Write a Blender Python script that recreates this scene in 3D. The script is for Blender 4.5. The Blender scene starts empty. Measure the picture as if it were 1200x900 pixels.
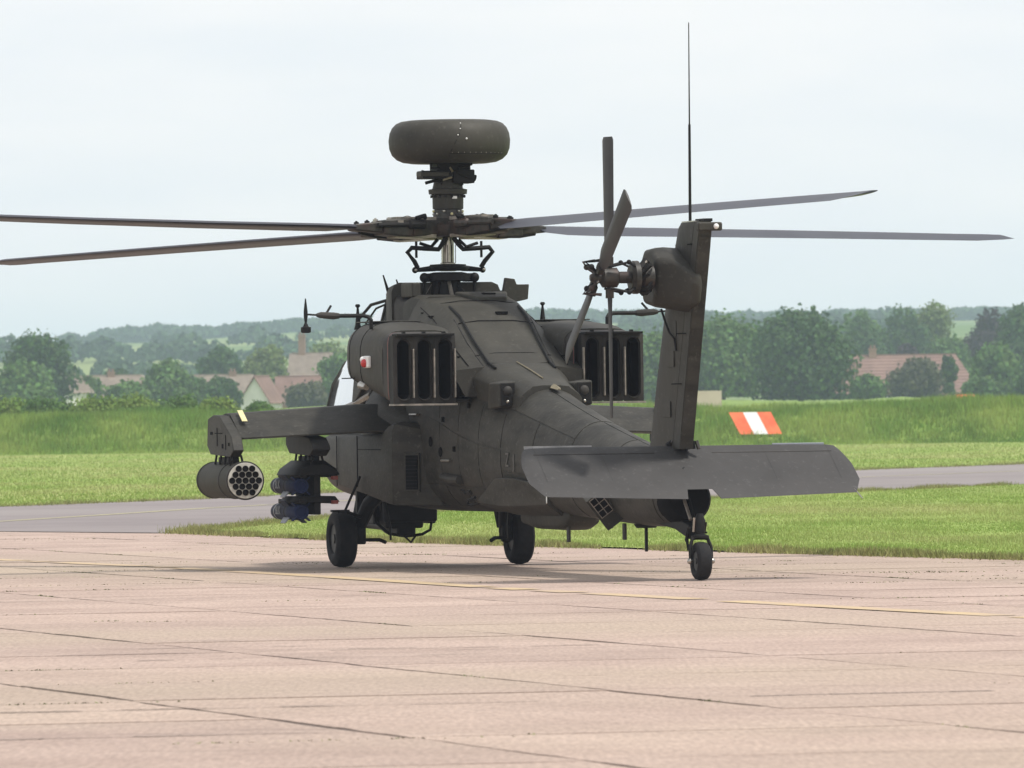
import bpy, bmesh, math, random
import numpy as np
from mathutils import Vector, Matrix, noise
random.seed(7); rng = np.random.default_rng(7)
S = bpy.context.scene; COL = S.collection
R = math.radians; PI = math.pi

# ------------------------------------------------------------------ camera, sky, sun, exposure
cam_d = bpy.data.cameras.new('camera'); cam = bpy.data.objects.new('camera', cam_d); COL.objects.link(cam)
S.camera = cam
cam_d.sensor_width = 36; cam_d.lens = 36 * 10085 / 1200; cam_d.clip_start = 1; cam_d.clip_end = 60000
cam.matrix_world = Matrix.Translation((0, 0, 1.69)) @ Matrix.Rotation(R(90) + 33 / 10085, 4, 'X') @ Matrix.Rotation(R(-.75), 4, 'Z')
cam_d.dof.use_dof = True; cam_d.dof.focus_distance = 88; cam_d.dof.aperture_fstop = 12

SUN_EL, SUN_AZ = 63, 112          # azimuth measured clockwise from the view direction
w = bpy.data.worlds.new('World'); S.world = w; w.use_nodes = True
nt = w.node_tree; nt.nodes.clear()
out = nt.nodes.new('ShaderNodeOutputWorld'); bg = nt.nodes.new('ShaderNodeBackground')
sky = nt.nodes.new('ShaderNodeTexSky'); sky.sky_type = 'NISHITA'; sky.sun_disc = False
sky.sun_elevation = R(SUN_EL); sky.sun_rotation = R(SUN_AZ); sky.dust_density = 4
tc = nt.nodes.new('ShaderNodeTexCoord'); mp = nt.nodes.new('ShaderNodeMapping'); mp.inputs['Scale'].default_value = (14, 14, 60)
nz = nt.nodes.new('ShaderNodeTexNoise'); nz.inputs['Scale'].default_value = 1.6; nz.inputs['Detail'].default_value = 4
rp = nt.nodes.new('ShaderNodeValToRGB')
rp.color_ramp.elements[0].position = .3; rp.color_ramp.elements[0].color = (.885, .912, .955, 1)
rp.color_ramp.elements[1].position = .7; rp.color_ramp.elements[1].color = (.985, .978, .985, 1)
sc = nt.nodes.new('ShaderNodeVectorMath'); sc.operation = 'SCALE'; sc.inputs['Scale'].default_value = 10.6
mx = nt.nodes.new('ShaderNodeMix'); mx.data_type = 'RGBA'; mx.inputs['Factor'].default_value = .9
nt.links.new(tc.outputs['Generated'], mp.inputs[0]); nt.links.new(mp.outputs[0], nz.inputs['Vector'])
nt.links.new(nz.outputs['Fac'], rp.inputs[0]); nt.links.new(rp.outputs[0], sc.inputs[0])
nt.links.new(sky.outputs[0], mx.inputs['A']); nt.links.new(sc.outputs[0], mx.inputs['B'])
nt.links.new(mx.outputs['Result'], bg.inputs[0]); bg.inputs[1].default_value = .1
nt.links.new(bg.outputs[0], out.inputs[0])

sun_d = bpy.data.lights.new('sun', 'SUN'); sun_d.energy = 3.5; sun_d.angle = R(7); sun_d.color = (1, .96, .9)
sun = bpy.data.objects.new('sun', sun_d); COL.objects.link(sun)
az = R(90 - SUN_AZ); sdir = Vector((math.cos(az) * math.cos(R(SUN_EL)), math.sin(az) * math.cos(R(SUN_EL)), math.sin(R(SUN_EL))))
sun.rotation_euler = sdir.to_track_quat('Z', 'Y').to_euler()
S.view_settings.view_transform = 'Standard'; S.view_settings.look = 'None'
S.view_settings.exposure = 0.09; S.view_settings.gamma = 1
S.cycles.use_denoising = True; S.cycles.max_bounces = 6; S.cycles.transparent_max_bounces = 8
S.cycles.volume_bounces = 1; S.cycles.sample_clamp_indirect = 6

# ------------------------------------------------------------------ materials
def mat(name, c1, c2=None, scale=4, rough=.6, metal=0, bump=0, bscale=None, detail=5, spec=.5, coord='Object', stretch=(1, 1, 1),
        c3=None, s3=.5, island=0, trans=0, contrast=(.35, .65), chips=None):
    m = bpy.data.materials.new(name); m.use_nodes = True
    t = m.node_tree; N = t.nodes; L = t.links
    p = N['Principled BSDF']; p.inputs['Roughness'].default_value = rough; p.inputs['Metallic'].default_value = metal
    p.inputs['Specular IOR Level'].default_value = spec
    p.inputs['Base Color'].default_value = (*c1, 1)
    if c2 is None and not bump: return m
    co = N.new('ShaderNodeTexCoord') if coord == 'Object' else N.new('ShaderNodeNewGeometry')
    mpp = N.new('ShaderNodeMapping'); mpp.inputs['Scale'].default_value = stretch
    L.new(co.outputs['Object' if coord == 'Object' else 'Position'], mpp.inputs[0])
    last = None
    if c2 is not None:
        n1 = N.new('ShaderNodeTexNoise'); n1.inputs['Scale'].default_value = scale; n1.inputs['Detail'].default_value = detail
        n1.inputs['Roughness'].default_value = .6
        L.new(mpp.outputs[0], n1.inputs['Vector'])
        r = N.new('ShaderNodeValToRGB'); e = r.color_ramp.elements
        e[0].position, e[1].position = contrast; e[0].color = (*c1, 1); e[1].color = (*c2, 1)
        L.new(n1.outputs['Fac'], r.inputs[0]); last = r.outputs[0]
    if c3 is not None:
        n2 = N.new('ShaderNodeTexNoise'); n2.inputs['Scale'].default_value = s3; n2.inputs['Detail'].default_value = 3
        L.new(mpp.outputs[0], n2.inputs['Vector'])
        r2 = N.new('ShaderNodeMapRange'); r2.inputs['From Min'].default_value = .45; r2.inputs['From Max'].default_value = .68
        L.new(n2.outputs['Fac'], r2.inputs['Value'])
        q = N.new('ShaderNodeMix'); q.data_type = 'RGBA'; q.inputs['B'].default_value = (*c3, 1)
        L.new(r2.outputs[0], q.inputs['Factor']); L.new(last, q.inputs['A']); last = q.outputs['Result']
    if chips is not None:
        nc = N.new('ShaderNodeTexNoise'); nc.inputs['Scale'].default_value = 16; nc.inputs['Detail'].default_value = 6; nc.inputs['Roughness'].default_value = .7
        L.new(co.outputs['Object' if coord == 'Object' else 'Position'], nc.inputs['Vector'])
        rc = N.new('ShaderNodeMapRange'); rc.inputs['From Min'].default_value = .57; rc.inputs['From Max'].default_value = .68; rc.inputs['To Max'].default_value = .7
        L.new(nc.outputs['Fac'], rc.inputs['Value']); q = N.new('ShaderNodeMix'); q.data_type = 'RGBA'; q.inputs['B'].default_value = (*chips, 1)
        L.new(rc.outputs[0], q.inputs['Factor']); L.new(last, q.inputs['A']); last = q.outputs['Result']
    if island:
        g = N.new('ShaderNodeNewGeometry'); hs = N.new('ShaderNodeHueSaturation')
        a = N.new('ShaderNodeMapRange'); a.inputs['To Min'].default_value = 1 - island; a.inputs['To Max'].default_value = 1 + island
        L.new(g.outputs['Random Per Island'], a.inputs['Value']); L.new(a.outputs[0], hs.inputs['Value'])
        a2 = N.new('ShaderNodeMapRange'); a2.inputs['To Min'].default_value = .485; a2.inputs['To Max'].default_value = .515
        L.new(g.outputs['Random Per Island'], a2.inputs['Value']); L.new(a2.outputs[0], hs.inputs['Hue'])
        L.new(last, hs.inputs['Color']); last = hs.outputs[0]
    if last: L.new(last, p.inputs['Base Color'])
    if bump:
        n3 = N.new('ShaderNodeTexNoise'); n3.inputs['Scale'].default_value = bscale or scale * 3; n3.inputs['Detail'].default_value = 4
        L.new(mpp.outputs[0], n3.inputs['Vector'])
        b = N.new('ShaderNodeBump'); b.inputs['Strength'].default_value = min(1, bump); b.inputs['Distance'].default_value = .02
        L.new(n3.outputs['Fac'], b.inputs['Height']); L.new(b.outputs[0], p.inputs['Normal'])
    if trans:
        tr = N.new('ShaderNodeBsdfTranslucent'); ms = N.new('ShaderNodeMixShader'); ms.inputs[0].default_value = trans
        if last: L.new(last, tr.inputs['Color'])
        L.new(p.outputs[0], ms.inputs[1]); L.new(tr.outputs[0], ms.inputs[2]); L.new(ms.outputs[0], N['Material Output'].inputs[0])
    return m

OD  = mat('olive_paint', (.030, .0285, .0225), (.048, .045, .036), 2.2, .62, bump=.25, bscale=9, stretch=(1, 1, .6), c3=(.030, .028, .023), s3=.9, spec=.28, chips=(.075, .07, .06))
OD2 = mat('olive_paint_worn_shaded', (.019, .018, .0145), (.040, .0375, .030), 3.0, .6, bump=.2, bscale=14, c3=(.048, .045, .038), s3=1.3, spec=.26, chips=(.085, .08, .07), stretch=(1, 1, 2.5))  # worn olive; its darker base also paints in shade on the lower body
ODS = mat('satin_olive_paint', (.030, .0285, .0275), (.042, .040, .039), 1.6, .68, bump=.2, bscale=8, c3=(.040, .037, .036), s3=.7, spec=.35, chips=(.07, .067, .066))
ODD = mat('sooty_shaded_paint', (.012, .011, .010), (.028, .026, .023), 3, .65, spec=.3, c3=(.045, .041, .036), s3=2)  # dark paint: soot round the exhausts, painted-in shade on the inner pylons
BLK = mat('black_metal', (.006, .006, .006), (.013, .012, .011), 8, .6, spec=.2)
INK = mat('duct_interior', (.004, .004, .004), (.008, .007, .007), 5, .9, spec=.1)
HUB = mat('greasy_hub_metal', (.014, .013, .011), (.048, .044, .036), 14, .55, .2, c3=(.038, .020, .015), s3=7)
SIL = mat('bare_steel', (.34, .32, .28), (.5, .48, .44), 10, .32, .9)
LIP = mat('worn_lip_metal', (.16, .15, .13), (.32, .28, .24), 12, .45, .4)
BLADE = mat('rotor_blade_paint', (.024, .026, .038), (.034, .037, .050), 2, .5, spec=.5)
BLD2 = mat('tail_blade_paint', (.022, .021, .023), (.034, .032, .034), 3, .5, spec=.35)
RUB = mat('tyre_rubber', (.009, .009, .010), (.018, .017, .017), 9, .8, spec=.25, bump=.2, bscale=40)
RIM = mat('wheel_rim', (.016, .016, .015), (.03, .029, .027), 9, .5, .2)
REDL = mat('red_lens', (.45, .02, .02), rough=.2)
WHT = mat('white_paint', (.72, .72, .70), (.80, .80, .79), 9, .5)
YEL = mat('pale_yellow_paint', (.62, .55, .28), (.72, .66, .38), 14, .6)
BLU = mat('blue_training_paint', (.010, .019, .062), (.018, .028, .08), 5, .7, spec=.2)
GRB = mat('missile_grey_paint', (.040, .048, .078), (.062, .072, .108), 5, .75, spec=.2)
GRF = mat('fin_grey', (.24, .26, .30), rough=.4)
PODF = mat('pod_face_paint', (.40, .39, .34), (.52, .51, .46), 14, .6)
POD = mat('pod_olive', (.036, .035, .025), (.052, .050, .037), 4, .7, bump=.1, spec=.2, c3=(.036, .035, .027), s3=2)
RED = mat('red_stripe', (.16, .035, .025), (.2, .05, .04), 8, .6)
TAN = mat('tan_sealant', (.14, .12, .075), (.2, .17, .11), 20, .7)
STN = mat('faint_stencil_paint', (.10, .095, .085), rough=.7)
GLS = bpy.data.materials.new('canopy_glass'); GLS.use_nodes = True
gp = GLS.node_tree.nodes['Principled BSDF']; gp.inputs['Base Color'].default_value = (.75, .8, .83, 1); gp.inputs['Roughness'].default_value = .06
gp.inputs['Metallic'].default_value = 0.85
CONC = mat('apron_concrete', (.310, .226, .186), (.385, .288, .238), .55, .85, coord='Geometry', c3=(.345, .272, .205), s3=.07, bump=.35, bscale=30, detail=8)
def slab_material():
    m = CONC; t = m.node_tree; N = t.nodes; L = t.links
    p = N['Principled BSDF']; src = p.inputs['Base Color'].links[0].from_socket
    oi = N.new('ShaderNodeObjectInfo'); mr = N.new('ShaderNodeMapRange'); mr.inputs['To Min'].default_value = .93; mr.inputs['To Max'].default_value = 1.05
    L.new(oi.outputs['Random'], mr.inputs['Value'])
    g = N.new('ShaderNodeNewGeometry'); n = N.new('ShaderNodeTexNoise'); n.inputs['Scale'].default_value = 34; n.inputs['Detail'].default_value = 3
    mpp = N.new('ShaderNodeMapping'); mpp.inputs['Scale'].default_value = (1, .10, 1)
    L.new(g.outputs['Position'], mpp.inputs[0]); L.new(mpp.outputs[0], n.inputs['Vector'])
    m2 = N.new('ShaderNodeMapRange'); m2.inputs['From Min'].default_value = .3; m2.inputs['From Max'].default_value = .7; m2.inputs['To Min'].default_value = .84; m2.inputs['To Max'].default_value = 1.15
    L.new(n.outputs['Fac'], m2.inputs['Value'])
    mu = N.new('ShaderNodeMath'); mu.operation = 'MULTIPLY'; L.new(mr.outputs[0], mu.inputs[0]); L.new(m2.outputs[0], mu.inputs[1])
    # long dark scuffs across the slabs
    n4 = N.new('ShaderNodeTexNoise'); n4.inputs['Scale'].default_value = 1.4; n4.inputs['Detail'].default_value = 6
    mp4 = N.new('ShaderNodeMapping'); mp4.inputs['Scale'].default_value = (.35, 1.5, 1); mp4.inputs['Rotation'].default_value = (0, 0, R(-12))
    L.new(g.outputs['Position'], mp4.inputs[0]); L.new(mp4.outputs[0], n4.inputs['Vector'])
    m4 = N.new('ShaderNodeMapRange'); m4.inputs['From Min'].default_value = .60; m4.inputs['From Max'].default_value = .74; m4.inputs['To Min'].default_value = 1; m4.inputs['To Max'].default_value = .72
    L.new(n4.outputs['Fac'], m4.inputs['Value'])
    mu2 = N.new('ShaderNodeMath'); mu2.operation = 'MULTIPLY'; L.new(mu.outputs[0], mu2.inputs[0]); L.new(m4.outputs[0], mu2.inputs[1])
    vm = N.new('ShaderNodeVectorMath'); vm.operation = 'SCALE'; L.new(src, vm.inputs[0]); L.new(mu2.outputs[0], vm.inputs['Scale'])
    L.new(vm.outputs[0], p.inputs['Base Color'])
slab_material()
TAR = mat('joint_sealant', (.075, .065, .058), (.15, .125, .105), 3, .9, coord='Geometry')
ASPH = mat('taxiway_asphalt', (.165, .140, .138), (.205, .178, .172), .25, .85, coord='Geometry', c3=(.22, .195, .185), s3=.06, bump=.2, bscale=20)
LINE = mat('worn_yellow_line', (.47, .35, .19), (.40, .30, .21), 1.2, .8, coord='Geometry', detail=8)
LINE2 = mat('pale_taxiway_line', (.36, .33, .17), (.28, .25, .17), 1.5, .8, coord='Geometry')
GRND = mat('mown_grass_ground', (.20, .28, .060), (.27, .34, .095), .35, .95, coord='Geometry', stretch=(1, .25, 1), c3=(.30, .32, .12), s3=.12, spec=.1, bump=.3, bscale=12)
GBL = mat('grass_blades', (.225, .315, .072), (.31, .38, .115), .5, .7, coord='Geometry', stretch=(1, .25, 1), c3=(.38, .38, .16), s3=.16, island=.2, trans=.3, spec=.2)
GDRY = mat('edge_grass_blades', (.19, .22, .065), (.30, .28, .12), 1.2, .8, coord='Geometry', island=.35, trans=.3, spec=.2)
BANK = mat('long_grass_ground', (.14, .22, .04), (.21, .28, .065), .3, .95, coord='Geometry', spec=.1)
BBL = mat('long_grass_blades', (.15, .26, .045), (.33, .40, .10), .22, .75, coord='Geometry', stretch=(1, .4, 1), c3=(.11, .20, .04), s3=.16, island=.28, trans=.35, spec=.15)
WEED = mat('weed_leaves', (.10, .115, .045), (.20, .19, .09), 2, .8, coord='Geometry', island=.4)
def leafmat(n, a, b, isl=.35): return mat(n, a, b, .8, .7, coord='Geometry', island=isl, trans=.3, spec=.2)
LF = dict(dark=leafmat('dark_leaves', (.032, .075, .022), (.07, .13, .034)),
          mid=leafmat('mid_leaves', (.060, .125, .030), (.12, .20, .05)),
          olive=leafmat('olive_leaves', (.11, .155, .042), (.17, .215, .07)),
          purple=leafmat('copper_leaves', (.035, .022, .035), (.055, .038, .050)),
          brown=leafmat('brownish_leaves', (.060, .068, .035), (.095, .095, .05)),
          yellow=leafmat('yellowish_leaves', (.13, .21, .035), (.20, .27, .06)))
BARK = mat('bark', (.06, .05, .04), (.10, .085, .065), 6, .9)
FAR = mat('distant_wood_leaves', (.030, .062, .026), (.055, .095, .04), .03, .85, coord='Geometry', island=.3, spec=.1)
HILL = mat('hill_fields', (.11, .17, .055), (.20, .24, .09), .0035, .95, coord='Geometry', stretch=(1, .5, 1), spec=.05, contrast=(.44, .56))
TILE = mat('brown_roof_tiles', (.22, .17, .14), (.29, .23, .19), 1.2, .85)
TILE2 = mat('red_roof_tiles', (.185, .108, .09), (.25, .15, .125), .6, .85)
BRICK = mat('brick_wall', (.24, .145, .11), (.31, .20, .155), 3, .9)
REND = mat('white_render', (.66, .65, .62), (.74, .73, .70), 1, .8)
DARKW = mat('window_glass_dark', (.02, .025, .03), rough=.1)
ORG = mat('orange_marker_paint', (.70, .10, .025), (.82, .17, .05), 1.6, .6)

# ------------------------------------------------------------------ mesh helpers
class MB:
    def __init__(s): s.v = []; s.f = []
    def add(s, vs, fs):
        o = len(s.v); s.v += [tuple(v) for v in vs]; s.f += [tuple(i + o for i in f) for f in fs]; return s
    def box(s, c, d, rot=None):
        vs = []
        for x in (-.5, .5):
            for y in (-.5, .5):
                for z in (-.5, .5):
                    p = Vector((x * d[0], y * d[1], z * d[2]))
                    if rot is not None: p = rot @ p
                    vs.append(p + Vector(c))
        return s.add(vs, [(0, 1, 3, 2), (4, 6, 7, 5), (0, 4, 5, 1), (2, 3, 7, 6), (0, 2, 6, 4), (1, 5, 7, 3)])
    def loft(s, rings, cap0=True, cap1=True, close=True):
        n = len(rings[0]); vs = [p for r in rings for p in r]; fs = []
        for i in range(len(rings) - 1):
            for j in range(n if close else n - 1):
                k = (j + 1) % n
                fs.append((i * n + j, i * n + k, (i + 1) * n + k, (i + 1) * n + j))
        if cap0: fs.append(tuple(range(n - 1, -1, -1)))
        if cap1: fs.append(tuple((len(rings) - 1) * n + j for j in range(n)))
        return s.add(vs, fs)
    def tube(s, pts, r, n=10, caps=True):
        pts = [Vector(p) for p in pts]; rs = r if hasattr(r, '__len__') else [r] * len(pts); rings = []
        up = None
        for i, p in enumerate(pts):
            if i == 0: d = pts[1] - p
            elif i == len(pts) - 1: d = p - pts[-2]
            else: d = (pts[i + 1] - p).normalized() + (p - pts[i - 1]).normalized()
            if d.length < 1e-9: d = Vector((0, 0, 1))
            d.normalize()
            if up is None: up = Vector((0, 0, 1)) if abs(d.z) < .9 else Vector((1, 0, 0))
            a = d.cross(up)
            if a.length < 1e-4: up = Vector((0, 1, 0)); a = d.cross(up)
            a.normalize(); b = d.cross(a).normalized(); up = -b if False else up
            rings.append([p + a * (rs[i] * math.cos(2 * PI * k / n)) + b * (rs[i] * math.sin(2 * PI * k / n)) for k in range(n)])
        return s.loft(rings, caps, caps)
    def prism(s, poly, axis, a, b):
        def P(u, v, t): return {'x': (t, u, v), 'y': (u, t, v), 'z': (u, v, t)}[axis]
        return s.loft([[P(u, v, a) for u, v in poly], [P(u, v, b) for u, v in poly]])
    def lathe(s, prof, c, axis='z', n=32):
        rings = []
        for (t, r) in prof:
            ring = []
            for k in range(n):
                u, v = r * math.cos(2 * PI * k / n), r * math.sin(2 * PI * k / n)
                o = {'x': (t, u, v), 'y': (u, t, v), 'z': (u, v, t)}[axis]
                ring.append((c[0] + o[0], c[1] + o[1], c[2] + o[2]))
            rings.append(ring)
        return s.loft(rings)
    def sph(s, c, r, n=12, m=8, sc=(1, 1, 1)):
        return s.loft([[(c[0] + sc[0] * r * math.sin(t) * math.cos(2 * PI * k / n), c[1] + sc[1] * r * math.sin(t) * math.sin(2 * PI * k / n), c[2] + sc[2] * r * math.cos(t)) for k in range(n)]
                       for t in [max(.02, min(PI - .02, PI * i / m)) for i in range(m + 1)]])
    def obj(s, name, m, parent=None, label=None, bevel=0, smooth=30, seg=2):
        me = bpy.data.meshes.new(name); me.from_pydata(s.v, [], s.f)
        bm = bmesh.new(); bm.from_mesh(me); bmesh.ops.recalc_face_normals(bm, faces=bm.faces); bm.to_mesh(me); bm.free()
        me.materials.append(m)
        if smooth: me.shade_smooth(); me.set_sharp_from_angle(angle=R(smooth))
        o = bpy.data.objects.new(name, me); COL.objects.link(o)
        if parent: o.parent = parent
        if label: o['label'] = label
        if bevel:
            b = o.modifiers.new('bevel', 'BEVEL'); b.width = bevel; b.segments = seg; b.limit_method = 'ANGLE'; b.angle_limit = R(40); b.harden_normals = True
        return o

def tag(o, label=None, cat=None, group=None, kind=None):
    for k, v in (('label', label), ('category', cat), ('group', group), ('kind', kind)):
        if v: o[k] = v
    return o
def empty(name, loc=(0, 0, 0), rz=0, **k):
    o = bpy.data.objects.new(name, None); COL.objects.link(o); o.location = loc; o.rotation_euler = (0, 0, rz); o.empty_display_size = .3
    return tag(o, **k)
def ring(X, yc, hw, zb, zt, n=2.4, N=40, zc=None, nb=None):
    zc = (zb + zt) / 2 if zc is None else zc; pts = []
    for k in range(N):
        t = 2 * PI * k / N; c, s_ = math.cos(t), math.sin(t)
        e = n if s_ >= 0 else (nb or n)
        y = hw * math.copysign(abs(c) ** (2 / e), c); z = math.copysign(abs(s_) ** (2 / e), s_)
        pts.append((X, yc + y, zc + z * ((zt - zc) if z >= 0 else (zc - zb))))
    return pts
def numpy_mesh(name, V, F, m):            # V (n,3), F (m,k) all faces of k corners
    me = bpy.data.meshes.new(name); me.vertices.add(len(V)); me.vertices.foreach_set('co', V.astype(np.float32).ravel())
    k = F.shape[1]; me.loops.add(F.size); me.loops.foreach_set('vertex_index', F.astype(np.int32).ravel())
    me.polygons.add(len(F)); me.polygons.foreach_set('loop_start', np.arange(0, F.size, k, dtype=np.int32))
    me.polygons.foreach_set('loop_total', np.full(len(F), k, dtype=np.int32))
    me.update(calc_edges=True); me.materials.append(m)
    return me
def link(name, me, parent=None):
    o = bpy.data.objects.new(name, me); COL.objects.link(o)
    if parent: o.parent = parent
    return o

# ------------------------------------------------------------------ ground, apron, taxiway, fields, hills
def sheet(name, poly, z, m, label=None, thick=0, jitter=0, step=1.5):
    pts = []
    for i, (x, y) in enumerate(poly):
        x2, y2 = poly[(i + 1) % len(poly)]; L = math.hypot(x2 - x, y2 - y); k = max(1, int(L / step)) if jitter else 1
        for j in range(k):
            t = j / k; px, py = x + (x2 - x) * t, y + (y2 - y) * t
            if jitter and 30 < py < 400 and abs(px) < 70: px += random.uniform(-.2, .2) * jitter * 2; py += random.uniform(-1, 1) * jitter
            pts.append((px, py))
    mb = MB(); n = len(pts); mb.add([(x, y, z) for x, y in pts], [tuple(range(n))])
    o = mb.obj(name, m, smooth=0); o['kind'] = 'structure'
    if label: o['label'] = label
    return o
sheet('ground', [(-20000, -3000), (20000, -3000), (20000, 30000), (-20000, 30000)], -.30, GRND)
APE = [(30, 43), (14, 76), (5.58, 94.26), (3.89, 98.69), (2.37, 102.64), (.24, 108.35), (-2.53, 116.23), (-4.8, 124.49)]   # far edge of the concrete, then of the asphalt
TNE = [(-4.8, 124.49), (-3.96, 132.07), (-3.03, 139.54), (-.62, 148.91), (6.86, 171.66), (10.33, 181.5), (60, 300)]
TFE = [(-60, 60), (-22, 132), (-9.86, 165.26), (-6.38, 175.33), (-3.23, 189.0), (9.31, 232.55), (14.49, 247.0), (42, 330)]
apron = sheet('apron', [(-60, -30), (60, -30)] + APE + [(-7.7, 131), (-14, 137), (-60, 160)], -.013, TAR)
apron['label'] = 'pinkish concrete apron of square slabs with dark joints'
taxi = sheet('taxiway', [(-60, 60), (-22, 110), (-7.7, 129)] + TNE + TFE[:0:-1], .006, ASPH)
# the concrete slabs, axes turned like the helicopter
TH = R(15.2); fu = np.array([math.cos(TH), math.sin(TH)]); fv = np.array([-math.sin(TH), math.cos(TH)])
SU, SV = 2.96, 3.27
def slab_mesh(i):
    r = random.Random(100 + i); top = []
    hu, hv = SU / 2 - .040, SV / 2 - .030
    for (a, b) in (((-hu, -hv), (hu, -hv)), ((hu, -hv), (hu, hv)), ((hu, hv), (-hu, hv)), ((-hu, hv), (-hu, -hv))):
        for j in range(9):
            t = j / 9; x = a[0] + (b[0] - a[0]) * t; y = a[1] + (b[1] - a[1]) * t
            ch = r.uniform(-.034, .020) if j else -.03
            top.append((x + math.copysign(ch, x) if abs(abs(x) - hu) < .03 else x, y + math.copysign(ch, y) if abs(abs(y) - hv) < .03 else y))
    mb = MB(); mb.loft([[(x, y, -.05) for x, y in top], [(x, y, 0) for x, y in top]], cap0=False)
    o = mb.obj('slab', CONC, smooth=0); me = o.data; bpy.data.objects.remove(o); return me
SM = [slab_mesh(i) for i in range(8)]
def slab_sites():
    near, rest = [], []
    for i in range(-14, 22):
        for j in range(-14, 46):
            u = 11.25 + SU * (i + .5) - SU * 4; v = 43.5 + SV * (j + .5) - SV * 12 + (((i * 37) % 5) - 2) * .12
            x, y = u * fu[0] + v * fv[0], u * fu[1] + v * fv[1]
            if y < -25 or y > 136 or abs(x) > 34: continue
            # stop at the grass
            if x > -4.8:
                lim = np.interp(x, [a[0] for a in APE[::-1]], [a[1] for a in APE[::-1]])
                if y > lim + 3.6: continue
            elif y > 134: continue
            dist = abs(x) - (y * .0610 + .8)
            if 36 < y and dist < 1.3: near.append((dist, x, y))
            else: rest.append((x, y))
    near.sort(); rest += [(x, y) for _, x, y in near[296:]]
    return [(x, y) for _, x, y in near[:296]], rest
near, rest = slab_sites()
for k, (x, y) in enumerate(near):
    o = link('slab', random.choice(SM), apron)
    o.location = (x + random.uniform(-.012, .012), y + random.uniform(-.012, .012), random.uniform(-.005, -.001)); o.rotation_euler = (random.uniform(-.0008, .0008), random.uniform(-.0008, .0008), TH + random.choice((0, PI)) + random.uniform(-.002, .002))
mb = MB()
for x, y in rest:
    c, s_ = math.cos(TH), math.sin(TH); hu, hv = SU / 2 - .04, SV / 2 - .03
    q = [(x + a * c - b * s_, y + a * s_ + b * c) for a, b in ((-hu, -hv), (hu, -hv), (hu, hv), (-hu, hv))]
    mb.loft([[(a, b, -.05) for a, b in q], [(a, b, 0) for a, b in q]], cap0=False)
o = mb.obj('outer_slabs', CONC, apron, smooth=0); o['kind'] = 'stuff'
mb = MB(); rs = random.Random(12)
for k in range(105):
    u = rs.uniform(6, 42); v = 43.5 + SV * (rs.randint(-2, 25) + .5) + rs.uniform(-.4, .4) if rs.random() < .6 else rs.uniform(38, 122)
    L = rs.uniform(.6, 5); n = int(L / .25) + 1; wv = v
    for i in range(n):
        if rs.random() < .25: continue
        wv = v + rs.uniform(-.02, .02); wd_ = rs.uniform(.012, .045); a, b = u + i * .25, u + i * .25 + .26
        q = [(a * fu[0] + c * fv[0], a * fu[1] + c * fv[1], .0022) for a, c in ((a, wv - wd_), (b, wv - wd_), (b, wv + wd_ * .6), (a, wv + wd_))]
        if q[0][1] < 128 and abs(q[0][0]) < 30: mb.add(q, [(0, 1, 2, 3)])
sm_ = mb.obj('crack_seams', mat('filled_crack', (.20, .155, .13), (.29, .225, .19), 5, .9, coord='Geometry'), smooth=0); sm_['kind'] = 'stuff'; sm_['label'] = 'short weathered cracks across the concrete'
# painted lines
def strip(name, pts, wd, z, m, breaks=0, step=.5):
    mb = MB(); L = []
    for (a, b) in zip(pts[:-1], pts[1:]):
        n = max(1, int(math.hypot(b[0] - a[0], b[1] - a[1]) / step))
        L += [(a[0] + (b[0] - a[0]) * i / n, a[1] + (b[1] - a[1]) * i / n) for i in range(n)]
    L.append(pts[-1]); rr = random.Random(3)
    for i in range(len(L) - 1):
        if rr.random() < breaks: continue
        a, b = Vector(L[i]), Vector(L[i + 1]); d = (b - a).normalized(); nn = Vector((-d.y, d.x)) * wd / 2
        mb.add([(*(a - nn), z), (*(b - nn), z), (*(b + nn), z), (*(a + nn), z)], [(0, 1, 2, 3)])
    o = mb.obj(name, m, smooth=0); o['kind'] = 'structure'; return o
strip('painted_line', [(-18, 138), (-6.17, 103.22), (-3.85, 96.44), (-1.79, 89.07), (-.03, 82.35), (2.2, 74.79), (4.07, 68.78), (14, 38)], .30, .0025, LINE, .08, .5)
strip('taxiway_line', [(-12, 118), (-8.43, 141.18), (-7.1, 148.6), (-5.7, 156.9), (-3.6, 166.5), (0, 180), (9, 210), (24, 252)], .24, .011, LINE2, .04)
# grass sheets (their ragged edges lie over the slabs and the asphalt)
wedge = sheet('grass_verge', APE + TNE[1:] + [(140, 300), (140, -20), (60, -20)], .016, GRND, jitter=.12)
field = sheet('grass_field', [(-60, 60)] + TFE[1:] + [(42, 330), (140, 330), (140, 392), (-140, 440), (-140, 60)], .016, GRND, jitter=.15)

def inside(px, py, poly):
    c = np.zeros(len(px), bool); n = len(poly)
    for i in range(n):
        x1, y1 = poly[i]; x2, y2 = poly[(i + 1) % n]
        if y1 == y2: continue
        k = ((y1 > py) != (y2 > py)) & (px < (x2 - x1) * (py - y1) / (y2 - y1) + x1); c ^= k
    return c
def blades(name, x, y, z, h, wd, m, lean=.35, parent=None):
    n = len(x); a = rng.uniform(0, 2 * PI, n); ca, sa = np.cos(a), np.sin(a)
    lx, ly = rng.normal(0, lean, n) * h, rng.normal(0, lean, n) * h
    V = np.empty((n, 3, 3)); V[:, 0] = np.stack([x - ca * wd / 2, y - sa * wd / 2, z], 1); V[:, 1] = np.stack([x + ca * wd / 2, y + sa * wd / 2, z], 1)
    V[:, 2] = np.stack([x + lx, y + ly, z + h], 1)
    return link(name, numpy_mesh(name, V.reshape(-1, 3), np.arange(n * 3).reshape(-1, 3), m), parent)
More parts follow.
